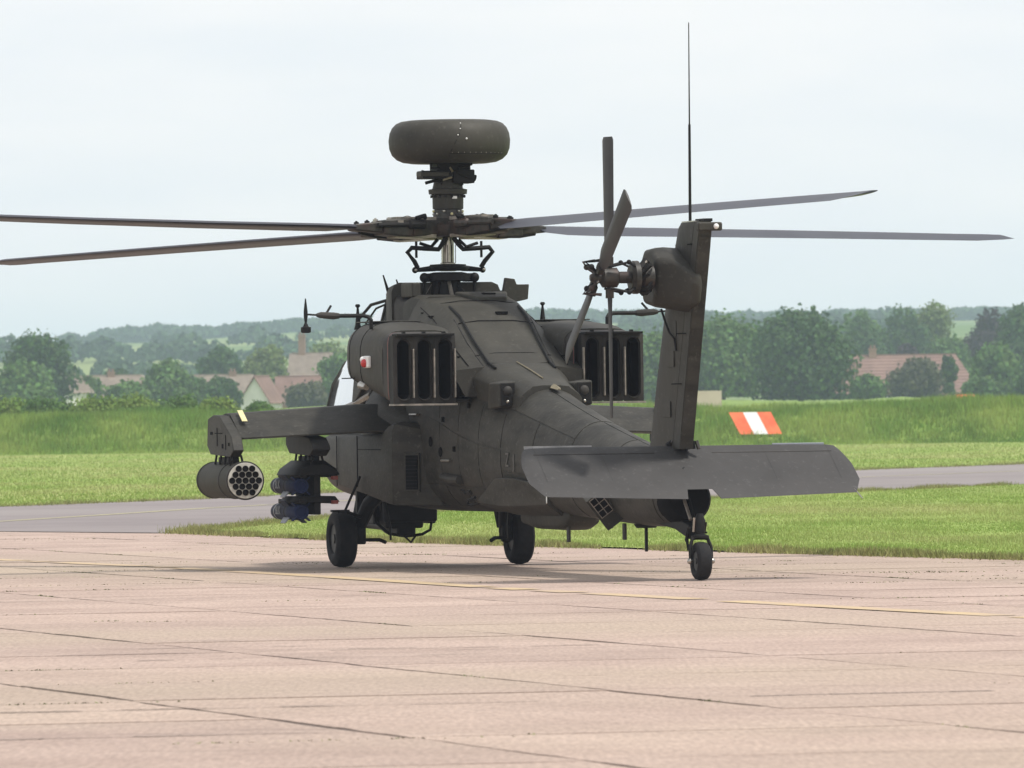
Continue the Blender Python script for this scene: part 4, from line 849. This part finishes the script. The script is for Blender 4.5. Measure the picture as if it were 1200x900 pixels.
# tail wheel
TX = -9.80
wheel((TX, 0, .19), .19, .145, 'tail_wheel')
TG = P(MB().loft([[(X, y, z) for y, z in ((-w_, zb), (w_, zb), (w_, zt), (-w_, zt))] for X, w_, zb, zt in ((-8.55, .13, .56, .68), (-9.2, .10, .50, .63), (-9.62, .07, .40, .55))]), 'tail_gear_arm', BLK, bevel=.02)
for s_ in (1, -1):
    P(MB().tube([(TX, s_ * .105, .19), (TX + .01, s_ * .108, .32), (TX + .03, s_ * .08, .41), (TX + .04, 0, .43)], .02, 8), 'wheel_fork', BLK, TG)
    P(MB().sph((TX, s_ * .115, .19), .03), 'axle_nut', SIL, TG)
    P(MB().tube([(-9.62, s_ * .02 + .03, .60), (-9.3, s_ * .03 + .05, .98)], .018, 8), 'shock_strut', LIP if s_ > 0 else BLK, TG)
P(MB().lathe([(.40, .05), (.42, .09), (.44, .09), (.46, .045), (.60, .05), (.66, .03)], (TX + .06, -.01, 0), n=16), 'swivel', BLK, TG)
for k in range(9): P(MB().tube([(TX + .07 + .02 * (k % 3), .055 - .016 * k, .48 + .02 * (k % 4)), (TX + .05, .05 - .015 * k, .62 - .025 * (k % 3))], .012, 6), 'gear_fitting', HUB if k % 3 else SIL, TG)
P(MB().tube([(TX + .1, .09, .52), (TX + .16, .10, .40), (TX + .12, .09, .30)], .02, 6).tube([(TX + .12, -.02, .47), (TX + .12, -.10, .47)], .012, 6), 'lock_lever', BLK, TG)
# open end of the boom
P(MB().lathe([(-9.10, .25), (-9.36, .24), (-9.44, .20), (-9.46, .10)], (0, -.0, .80), 'x', 28), 'tail_bulkhead', INK)
P(MB().tube([(-9.2, .2, .9), (-9.45, .05, 1.1)], .03, 8), 'bulkhead_strut', BLK)

# --- fin
def fin_ring(z, le, te, th=.075, yo=0):
    c = le - te; half = [(0, .0), (.02, .35), (.08, .75), (.2, 1.15), (.38, 1.3), (.6, 1.2), (.8, 1.0), (.80, .97), (1.0, .93)]
    return [(le - c * u, yo + th * v, z) for u, v in half] + [(le - c * u, yo - th * v, z) for u, v in half[::-1][:-1]]
FIN = P(MB().loft([fin_ring(*q) for q in ((1.30, -8.10, -9.33), (1.37, -8.15, -9.35), (2.0, -8.42, -9.575), (2.7, -8.76, -9.82), (3.30, -9.14, -10.03), (3.50, -9.28, -10.10, .073), (3.55, -9.34, -10.11, .06))]), 'tail_fin', OD, smooth=22)
P(MB().loft([[(te - .02, .062, z), (te - .02, -.062, z), (te + .02, -.066, z), (te + .02, .066, z)] for z, te in ((1.42, -9.365), (3.40, -10.065))]), 'fin_trailing_edge', OD2, FIN)
for z, te in ((1.95, -9.56), (2.45, -9.73)): P(MB().box((te + .4, .085, z), (.62, .006, .01), Matrix.Rotation(R(0), 3, 'Y')), 'fin_seam', INK, FIN)
P(MB().box((-9.60, .075, 3.33), (.55, .02, .012)), 'fin_seam', INK, FIN)
P(MB().box((-10.08, -.045, 3.50), (.10, .25, .085)), 'tail_light_box', OD, FIN, bevel=.018); P(MB().sph((-10.14, -.10, 3.50), .028), 'tail_light', WHT, FIN); P(MB().box((-9.95, -.03, 3.565), (.3, .09, .03)), 'cap', BLK, FIN)
P(MB().box((-9.72, .02, 3.557), (.42, .10, .012)), 'worn_cap', SIL, FIN)
P(MB().tube([(-9.74, 0.05, 3.5), (-9.76, .05, 4.52)], [.016, .013], 8), 'whip_aerial', BLK); P(MB().tube([(-9.76, .05, 4.52), (-9.78, .05, 5.53)], [.008, .005], 6), 'whip_aerial', BLK)
P(MB().tube([(-9.05, .16, 2.70), (-9.10, .13, 2.56), (-9.2, .12, 2.46), (-9.3, .10, 2.40), (-9.32, .09, 2.28)], .012, 5), 'cable', BLK, FIN)
# gearbox fairing on its port side
def pod_ring(y, x0, x1, zb, zt, n=4): return [(p[1], y, p[2]) for p in ring(0, (x0 + x1) / 2, abs(x0 - x1) / 2, zb, zt, n, 28)]
gi = [(-9.0, 3.20), (-9.2, 3.29), (-9.42, 3.30), (-9.97, 3.04), (-10.0, 2.92), (-9.93, 2.74), (-9.72, 2.66), (-9.1, 2.70)]
gm = [(-9.06, 3.20), (-9.22, 3.31), (-9.50, 3.31), (-9.80, 3.18), (-9.84, 3.00), (-9.80, 2.78), (-9.66, 2.69), (-9.14, 2.72)]
go = [(-9.14, 3.17), (-9.26, 3.28), (-9.50, 3.29), (-9.66, 3.18), (-9.70, 3.00), (-9.67, 2.84), (-9.56, 2.73), (-9.20, 2.77)]
GB = P(MB().loft([[(x, .0, z) for x, z in gi], [(x, .09, z) for x, z in gi], [(x, .26, z) for x, z in gm], [(x, .40, z) for x, z in go]]), 'gearbox_fairing', OD, smooth=50, bevel=.045, seg=4)
# tail rotor
HX, HZ = -9.64, 3.01
TR = P(MB().lathe([(.42, .12), (.52, .13), (.55, .09), (.60, .06), (1.02, .055), (1.06, .03)], (HX, 0, HZ), 'y', 20), 'tail_rotor_shaft', HUB)
P(MB().lathe([(.55, .10), (.57, .165), (.62, .165), (.65, .12)], (HX, 0, HZ), 'y', 20), 'swashplate', HUB, TR)
P(MB().lathe([(.77, .07), (.79, .10), (.93, .10), (.95, .07)], (HX, 0, HZ), 'y', 14), 'tail_rotor_hub', HUB, TR)
rr_ = random.Random(4)
for k in range(14):
    a = rr_.uniform(0, 2 * PI); P(MB().tube([(HX + .10 * math.cos(a), .45, HZ + .12 * math.sin(a)), (HX + .15 * math.cos(a + .5), .50, HZ + .17 * math.sin(a + .5)), (HX + .11 * math.cos(a + .9), .56, HZ + .12 * math.sin(a + .9))], rr_.uniform(.015, .035), 6), 'gearbox_fitting', BLK if k % 4 else LIP, TR)
for k in range(4):
    a = PI / 4 + k * PI / 2; ca, sa = math.cos(a), math.sin(a)
    P(MB().tube([(HX + .13 * ca, .60, HZ + .13 * sa), (HX + .21 * ca, .70, HZ + .21 * sa), (HX + .16 * ca, .88, HZ + .15 * sa)], .014, 6).sph((HX + .21 * ca, .70, HZ + .21 * sa), .026), 'pitch_link', BLK, TR)
    P(MB().tube([(HX + .03 * ca, .97, HZ + .03 * sa), (HX + .13 * ca, 1.07, HZ + .15 * sa), (HX + .05 * ca, 1.12, HZ + .22 * sa), (HX + .17 * ca, .98, HZ + .24 * sa)], .018, 6).sph((HX + .13 * ca, 1.07, HZ + .15 * sa), .03), 'balance_weight', BLK if k % 2 else HUB, TR)
for ang, yy in ((90, .86), (270, .86), (33, .99), (213, .99)):
    a = R(ang); d = Vector((-math.cos(a), 0, math.sin(a))); cdir = Vector((math.sin(a), 0, math.cos(a))); tw = R(10); ch = cdir * math.cos(tw) + Vector((0, math.sin(tw), 0)); nn = d.cross(ch)
    def tsec(r_, c, th): return [Vector((HX, yy, HZ)) + d * r_ + ch * (c * u) + nn * (th * v) for u, v in ((.5, 0), (.4, .6), (.15, 1), (-.2, .7), (-.5, 0), (-.2, -.7), (.15, -1), (.4, -.6))]
    P(MB().loft([tsec(.08, .06, .03), tsec(.20, .10, .025), tsec(.34, .22, .018), tsec(1.36, .25, .014), tsec(1.395, .20, .010)]), 'tail_rotor_blade', BLD2, smooth=40)
    P(MB().box(Vector((HX, yy, HZ)) + d * .16, (.09, .06, .09), Matrix.Rotation(a, 3, 'Y')), 'blade_clamp', HUB, TR)

# --- stabilator: leading edge at x -9.05, trailing edge lower and further aft
tl = R(30); sc_, ss_ = math.cos(tl), math.sin(tl)
def st(y, u, up):       # u chordwise 0..~0.95 m, up = thickness direction
    return (-9.05 - u * sc_ + up * ss_, y, 1.315 - u * ss_ + up * sc_)
def st_sec(y, u0, u1, th):
    L = u1 - u0; prof = [(0, 0), (.015, .5), (.06, .9), (.2, 1.15), (.4, 1.1), (.7, .6), (1, .08), (1, -.08), (.6, -.55), (.25, -.9), (.06, -.7)]
    return [st(y, u0 + L * a, th * b) for a, b in prof]
def st_u(y): y = abs(y); return (.02 * max(0, y - 1.2) / .5 + (.0 if y < 1.58 else ((y - 1.58) / .13) ** 2.2 * .34), 1.02 - .10 * (y / 1.7) - (0 if y < 1.61 else (y - 1.61) / .1 * .25))
ys = [-1.71, -1.70, -1.68, -1.65, -1.61, -1.55, -1.2, -.6, -.18]
for s_ in (1, -1):
    pass
def st_full(y): return st_sec(y, st_u(y)[0], st_u(y)[1], .055 if abs(y) < 1.6 else .055 * (1 - (abs(y) - 1.6) / .14))
STB = P(MB().loft([st_full(y) for y in ys] + [st_sec(y, 0, .82, .055) for y in (-.135, .12)] + [st_full(y) for y in (.16, .6, 1.2, 1.55, 1.61, 1.65, 1.68, 1.70, 1.71)]), 'stabilator', ODS, smooth=30)
for y in (-1.52, 1.52, -.85, .85): P(MB().loft([[st(y - .0015, u, .055 * v + .004) for u, v in ((.05, .85), (.2, 1.15), (.4, 1.1), (.7, .55))], [st(y + .0015, u, .055 * v + .004) for u, v in ((.05, .85), (.2, 1.15), (.4, 1.1), (.7, .55))]], False, False), 'skin_seam', ODD, STB, smooth=0)
P(MB().loft([[st(y, .0, .02), st(y, .012, .042), st(y, .035, .052), st(y, .0, -.01)] for y in (-1.52, -.98)]), 'worn_edge_strip', GRF, STB)
P(MB().loft([[st(y, .0, .03), st(y, .012, .045), st(y, .025, .052), st(y, .0, .0)] for y in (1.60, 1.25, .9)]), 'worn_edge_strip', mat('scuffed_edge', (.2, .2, .2), (.3, .3, .3), 6), STB)
for y in (1.58, -1.60): P(MB().tube([st(y, .86, 0), st(y + .04 * (1 if y > 0 else -1), 1.02, -.02)], .006, 5), 'static_wick', SIL, STB)
for k in range(7): P(MB().tube([(-9.0 - .05 * k, .10 - .04 * k, 1.30), (-9.1 - .03 * k, .06 - .03 * k, 1.38)], .022, 6), 'hinge_fitting', BLK if k % 3 else HUB, STB)
P(MB().tube([(-9.05, .12, 1.33), (-9.05, .02, 1.40), (-9.05, -.16, 1.33)], .03, 8), 'hinge_fitting', BLK, STB)

for u in (.22,):
    P(MB().tube([st(y, u, .055 * (1.15 if u < .5 else .50) + .002) for y in (-1.55, -.3)], .004, 4), 'hinge_line', ODD, STB); P(MB().tube([st(y, u, .055 * (1.15 if u < .5 else .50) + .002) for y in (1.55, .3)], .004, 4), 'hinge_line', ODD, STB)
for y in (-1.2, -.45, .45, 1.2):
    pass
for z in (1.7, 2.2, 2.5): P(MB().box((-8.95 - .30 * (z - 1.7), .093, z), (.30, .006, .16)), 'fin_hatch', OD, FIN, bevel=.004)
for X, z in ((-1.35, 2.905), (-2.1, 2.68), (-2.8, 2.325)): P(MB().tube([(X, .42, z - .03), (X, .2, z), (X, -.2, z), (X, -.42, z - .03)], .005, 4), 'cowl_seam', INK, COWL)
for s_ in (1, -1):
    P(MB().tube([(-1.05, s_ * .56, 2.84), (-1.6, s_ * .56, 2.70), (-2.4, s_ * .56, 2.405), (-3.0, s_ * .55, 2.19)], .005, 4), 'cowl_seam', INK, COWL)
    for X, z in ((-1.2, 2.80), (-1.8, 2.63), (-2.2, 2.48), (-2.7, 2.31)): P(MB().box((X, s_ * .58, z - .02), (.05, .025, .012)), 'cowl_latch', INK, COWL)

# --- main rotor
HC = Vector((0, -.03, 3.72))
P(MB().lathe([(2.9, .19), (3.05, .17), (3.17, .16)], (0, 0, 0), n=24), 'mast_base', BLK)
for k in range(8): a = 2 * PI * k / 8; P(MB().tube([(.30 * math.cos(a), .26 * math.sin(a), 2.95), (.12 * math.cos(a), .12 * math.sin(a), 3.18)], .022, 6), 'base_strut', BLK if k % 2 else LIP)
MS = P(MB().lathe([(3.25, .085), (3.34, .085), (3.35, .07), (3.62, .07), (3.66, .11)], (0, -.03, 0), n=24), 'rotor_mast', SIL)
for k in range(4): P(MB().box((-.07, -.10 + .045 * k, 3.44), (.01, .006, .2)), 'mast_spline', HUB, MS)
SW = P(MB().lathe([(3.255, .15), (3.26, .22), (3.29, .24), (3.31, .20), (3.325, .20), (3.33, .12)], (0, -.03, 0), n=28), 'rotating_swashplate', BLK)
P(MB().lathe([(3.14, .20), (3.15, .25), (3.22, .25), (3.24, .16)], (0, -.03, 0), n=28), 'fixed_swashplate', BLK)
for y in (.26, -.31): P(MB().tube([(-.05, y + (.0), 3.18), (-.05, y * .6, 3.18)], .05, 10).sph((-.08, y, 3.18), .055).tube([(-.06, y, 3.15), (-.06, y, 2.95)], .015, 6), 'swash_actuator', BLK)
def to_h(wx_, wy_): # world ground direction (right, away) to helicopter axes
    return Vector((-wx_ * math.sin(R(15.2)) + wy_ * math.cos(R(15.2)), -wx_ * math.cos(R(15.2)) - wy_ * math.sin(R(15.2)), 0))
TILT = math.tan(R(1.9))
def rot_pt(d, r_, side=0, up=0):
    s2 = Vector((-d.y, d.x, 0)); p = HC + d * r_ + s2 * side; p.z += up - TILT * (d.x * r_ + s2.x * side); return p
HUBO = P(MB().lathe([(3.62, .14), (3.64, .24), (3.70, .27), (3.76, .27), (3.80, .22), (3.84, .15)], (0, -.03, 0), n=28), 'rotor_hub', HUB)
for dirx, diry, seed in ((math.cos(R(51)), -math.sin(R(51)), 1), (-math.cos(R(42)), math.sin(R(42)), 2), (math.cos(R(32)), math.sin(R(32)), 3), (-math.cos(R(32)), -math.sin(R(32)), 4)):
    d = to_h(dirx, diry); r_ = random.Random(seed)
    # blade
    def bsec(rad, c, th, sweep=0, tw=0, up=0):
        a = R(tw + {1: 6, 2: -2, 3: 5.5, 4: -3.5}[seed]); return [rot_pt(d, rad, (c * u) * math.cos(a) - sweep, up + c * u * math.sin(a) + th * v) for u, v in ((.27, 0), (.25, .35), (.2, .7), (.1, 1), (-.1, .9), (-.4, .4), (-.73, .03), (-.73, -.03), (-.4, -.1), (-.1, -.5), (.1, -.7), (.2, -.55), (.25, -.3))]
    cone = lambda x: (0.002 * x * x if seed == 4 else -.0005 * x * x)
    P(MB().loft([bsec(1.15, .30, .035, 0, 6), bsec(1.35, .48, .034, 0, 7), bsec(1.7, .533, .032, 0, 7, cone(1.7)), bsec(3.0, .533, .031, 0, 6.4, cone(3)), bsec(4.5, .533, .030, 0, 5.6, cone(4.5)), bsec(6, .533, .028, 0, 5, cone(6)), bsec(6.85, .533, .026, 0, 4.5, cone(6.85)), bsec(7.15, .46, .020, .14, 4, cone(7.15)), bsec(7.31, .34, .012, .22, 4, cone(7.3))]), 'rotor_blade', BLADE, smooth=40)
    # grip, straps, dampers
    def bx(r0, r1, w0, w1, h0, h1, up=0, side=0):
        return [[rot_pt(d, r0, side + sx * w0, up + sz * h0) for sx, sz in ((-1, -1), (1, -1), (1, 1), (-1, 1))], [rot_pt(d, r1, side + sx * w1, up + sz * h1) for sx, sz in ((-1, -1), (1, -1), (1, 1), (-1, 1))]]
    g = P(MB().loft(bx(.18, .55, .14, .19, .075, .10)).loft(bx(.55, .90, .19, .15, .105, .08)).loft(bx(.90, 1.24, .13, .09, .065, .035)), 'blade_grip', HUB, bevel=.02)
    P(MB().loft(bx(.24, .72, .16, .10, .018, .018, .10)).loft(bx(.24, .72, .16, .10, .018, .018, -.09)), 'strap_pack', LIP, g)
    for s_ in (1, -1):
        P(MB().tube([rot_pt(d, .42, s_ * .20, .03), rot_pt(d, .60, s_ * .19, .03), rot_pt(d, .62, s_ * .19, .03), rot_pt(d, .98, s_ * .15, .02)], [.052, .052, .03, .028], 10), 'lead_lag_damper', BLK if s_ > 0 else HUB, g)
        P(MB().tube([rot_pt(d, .36, s_ * .12, .10), rot_pt(d, .40, s_ * .18, .13), rot_pt(d, .52, s_ * .2, .10)], .025, 6), 'damper_bracket', BLK, g)
    for rad, sd, up in ((.35, 0, .10), (.55, .06, .11), (.62, -.08, .10), (.78, .05, .09), (.9, -.04, .085), (1.05, .03, .06), (1.15, -.03, .05)):
        P(MB().lathe([(0, .030), (.03, .030), (.035, .014), (.045, .012)], rot_pt(d, rad, sd, up - .02), n=8), 'grip_bolt', SIL if r_.random() < .35 else BLK, g)
    P(MB().tube([rot_pt(d, .55, -.16, -.09), rot_pt(d, .85, -.13, -.085), rot_pt(d, 1.1, -.05, -.05)], .022, 6), 'droop_stop', BLK, g)
    P(MB().box(rot_pt(d, .70, .14, .05), (.12, .06, .05)), 'grip_placard', RED if seed % 2 else LIP, g)
# pitch horns and links: bent arms down to the swashplate
for y_, sg in ((1, 1), (-1, -1)):
    oy = -.03
    Q = lambda pts: [(x, oy + sg * y, z) for x, y, z in pts]
    a = P(MB().tube(Q([(-.10, .08, 3.56), (-.14, .14, 3.49), (-.14, .30, 3.50), (-.12, .44, 3.51), (-.10, .485, 3.46), (-.08, .40, 3.36), (-.06, .36, 3.29)]), .026, 8), 'pitch_horn', BLK)
    P(MB().tube(Q([(-.05, .37, 3.58), (-.05, .37, 3.40)]), .015, 6), 'pitch_link', BLK, a)
    P(MB().tube(Q([(-.02, .12, 3.60), (-.05, .20, 3.52), (-.05, .33, 3.56)]), .02, 6), 'pitch_link', BLK, a)
    P(MB().tube(Q([(-.02, .15, 3.285), (-.04, .37, 3.265)]), [.035, .022], 8).sph((-.04, oy + sg * .385, 3.265), .035), 'scissor_arm', BLK, a); P(MB().sph((-.085, oy + sg * .385, 3.265), .016), 'bolt', SIL, a)
    P(MB().tube(Q([(-.10, .04, 3.62), (-.12, .09, 3.55)]), .03, 6), 'horn_root', BLK, a)
# mast-top: de-rotation unit and radome
P(MB().lathe([(3.80, .17), (3.86, .165), (3.93, .15), (3.935, .165), (3.94, .165)], (0, -.04, 0), n=28), 'mast_cap', HUB)
for k in range(12): a = 2 * PI * k / 12; P(MB().sph((.165 * math.cos(a), -.04 + .165 * math.sin(a), 3.88 + .03 * (k % 2)), .016, 8, 6), 'cap_bolt', SIL if k % 3 else YEL)
DR = P(MB().lathe([(3.94, .17), (4.09, .172), (4.095, .18), (4.10, .21), (4.15, .215), (4.16, .17), (4.25, .15)], (0, -.04, 0), n=32), 'derotation_unit', OD, smooth=40)
P(MB().box((-.172, -.07, 4.06), (.01, .055, .028)), 'placard', WHT, DR)
for k in range(16): a = 2 * PI * k / 16; P(MB().box((.185 * math.cos(a), -.04 + .185 * math.sin(a), 4.075), (.018, .018, .03)), 'flange_bolt', BLK, DR)
RM = P(MB().box((.0, -.07, 4.36), (.34, .38, .16)).box((-.05, .12, 4.31), (.30, .34, .09)).box((-.05, -.18, 4.29), (.28, .24, .15)).box((0, -.06, 4.24), (.25, .26, .10)), 'radar_mount', BLK, bevel=.012)
P(MB().box((-.12, .16, 4.315), (.22, .32, .05)), 'mount_tray', OD, RM, bevel=.01)
for q, r_ in (([(-.15, .30, 4.33), (-.15, .26, 4.32)], .035), ([(-.15, -.32, 4.27), (-.15, -.28, 4.28)], .035), ([(-.1, .24, 4.22), (-.1, .12, 4.25), (-.1, .0, 4.22)], .018), ([(-.2, .20, 4.44), (-.2, .20, 4.38), (-.2, .10, 4.38)], .016), ([(-.2, -.26, 4.44), (-.2, -.26, 4.42), (-.2, -.12, 4.38)], .014), ([(-.21, -.10, 4.33), (-.21, -.18, 4.29), (-.21, -.26, 4.27)], .010), ([(-.2, .08, 4.24), (-.22, .0, 4.30), (-.2, -.06, 4.36)], .010)):
    P(MB().tube(q, r_, 8), 'mount_bracket', BLK, RM)
for q in (([(-.22, .07, 4.25), (-.22, -.03, 4.28)]), ([(-.22, -.04, 4.34), (-.22, -.01, 4.39)])): P(MB().tube(q, .012, 6), 'bare_cable', TAN, RM)
rp_ = [(z_, r__ * .965) for z_, r__ in [(4.435, .30), (4.437, .44), (4.45, .535), (4.48, .605), (4.53, .658), (4.60, .687), (4.69, .695), (4.77, .683), (4.83, .655), (4.875, .61), (4.90, .55), (4.912, .46), (4.916, .25), (4.917, .02)]]
RD = P(MB().lathe(rp_, (0, -.065, 0), n=72), 'radome', OD, smooth=60)
def rad_at(z): return float(np.interp(z, [a for a, b in rp_], [b for a, b in rp_]))
def rp3(z, ang, off=.004): r0 = rad_at(z) + off; return (r0 * math.cos(R(ang)), -.065 + r0 * math.sin(R(ang)), z)
P(MB().tube([rp3(z, a_, .000) for z, a_ in ((4.90, 178), (4.83, 177), (4.74, 175), (4.65, 171), (4.56, 167), (4.50, 165))], .005, 5), 'radome_seam', BLK, RD)
P(MB().tube([rp3(4.53, a_, 0) for a_ in range(165, 235, 4)], .0035, 5), 'radome_seam', BLK, RD)
for z, a_, r_ in ((4.86, 177, .007), (4.80, 176, .007), (4.73, 173.5, .008), (4.69, 181.5, .011)): P(MB().sph(rp3(z, a_), r_, 8, 6), 'white_dot', WHT, RD)
for a_ in range(168, 232, 6): P(MB().sph(rp3(4.54, a_), .005, 6, 5), 'rivet', LIP, RD)

# --- stores hung from the port wing: things of their own
def hpt(v): c, s_ = math.cos(R(105.2)), math.sin(R(105.2)); return (-.718 + v[0] * c - v[1] * s_, 94.757 + v[0] * s_ + v[1] * c, v[2])
RPD = empty('rocket_pod', hpt((0, 2.47, .985)), R(105.2), label='round olive rocket pod with white nineteen-tube face hung under the port wingtip', cat='rocket pod', group=GH)
r0 = .198
body = MB(); body.lathe([(.82, .16), (.80, r0 - .01), (.76, r0), (-.66, r0), (-.70, r0)], (0, 0, 0), 'x', 48); body.obj('pod_body', POD, RPD, smooth=40)
for X in (.70, -.30): MB().lathe([(X - .012, r0 + .006), (X + .012, r0 + .006)], (0, 0, 0), 'x', 48).obj('pod_band', ODD, RPD)
# aft face: a plate with nineteen recessed tubes
MB().lathe([(-.700, r0 + .012), (-.735, r0 + .014), (-.74, r0 + .004), (-.742, r0 - .008)], (0, 0, 0), 'x', 48).obj('aft_ring', ODD, RPD)
MB().lathe([(-.742, r0 - .003), (-.748, r0 - .006)], (0, 0, 0), 'x', 48).obj('aft_face', PODF, RPD)
cells = [(0, 0)] + [(.0745 * math.cos(R(60 * k)), .0745 * math.sin(R(60 * k))) for k in range(6)] + [(.149 * math.cos(R(60 * k)), .149 * math.sin(R(60 * k))) for k in range(6)] + [(.129 * math.cos(R(60 * k + 30)), .129 * math.sin(R(60 * k + 30))) for k in range(6)]
ct = MB().lathe([(-.745, .0345), (-.758, .0345), (-.758, .030), (-.7505, .029), (-.7505, .001)], (0, 0, 0), 'x', 14).obj('launch_tube', INK, RPD); first = True
for (y, z) in cells:
    t = ct if first else ct.copy()
    if not first: COL.objects.link(t); t.parent = RPD
    t.location = (0, y, z); first = False
for X in (-.2, .15): MB().box((X, 0, r0 + .01), (.10, .05, .05)).obj('suspension_lug', BLK, RPD)
def missile(name, label, z):
    r_ = .089; root = empty(name, hpt((0, 1.775, z)), R(105.2), label=label, cat='missile', group=GH)
    MB().lathe([(.72, .03), (.70, .062), (.64, .084), (.58, r_), (-.10, r_)], (0, 0, 0), 'x', 32).obj('missile_body', GRB, root, smooth=40)
    MB().lathe([(-.10, r_ + .002), (-.42, r_ + .002), (-.46, r_ - .01), (-.462, r_ - .03), (-.44, r_ - .035), (-.44, .02)], (0, 0, 0), 'x', 32).obj('blue_section', BLU, root, smooth=40)
    MB().lathe([(.46, r_ + .003), (.49, r_ + .003)], (0, 0, 0), 'x', 32).obj('body_band', GRF, root)
    MB().lathe([(.0, r_ + .002), (.03, r_ + .002)], (0, 0, 0), 'x', 32).obj('body_band', BLK, root)
    for k in range(4):
        a = R(45 + 90 * k); ca, sa = math.cos(a), math.sin(a)
        MB().loft([[(x, (r_ - .01) * ca - .004 * sa, (r_ - .01) * sa + .004 * ca), (x2, (r_ + .10) * ca - .003 * sa, (r_ + .10) * sa + .003 * ca)] for x, x2 in ((.12, .02), (-.14, -.16))] , False, False)
        q = [(.14, r_ - .01), (-.16, r_ - .01), (-.18, r_ + .085), (.02, r_ + .085)]
        o = MB().loft([[(x, rr * ca - t * sa, rr * sa + t * ca) for x, rr in q] for t in (-.005, .005)]).obj('fin', GRF if k == 3 else GRB, root, smooth=0)
        q = [(-.30, r_ - .01), (-.45, r_ - .01), (-.46, r_ + .05), (-.38, r_ + .05)]
        MB().loft([[(x, rr * ca - t * sa, rr * sa + t * ca) for x, rr in q] for t in (-.005, .005)]).obj('tail_fin', BLU, root, smooth=0)
    me_ = text('BLK', .13, (.26, r_ + .006, .01), (R(90), 0, R(180)), GRF, root); me_.name = 'stencil_lettering'
    return root
missile('missile', 'upper blue and grey practice missile on the rack under the port wing', .915)
missile('missile', 'lower blue and grey practice missile on the rack under the port wing', .632)
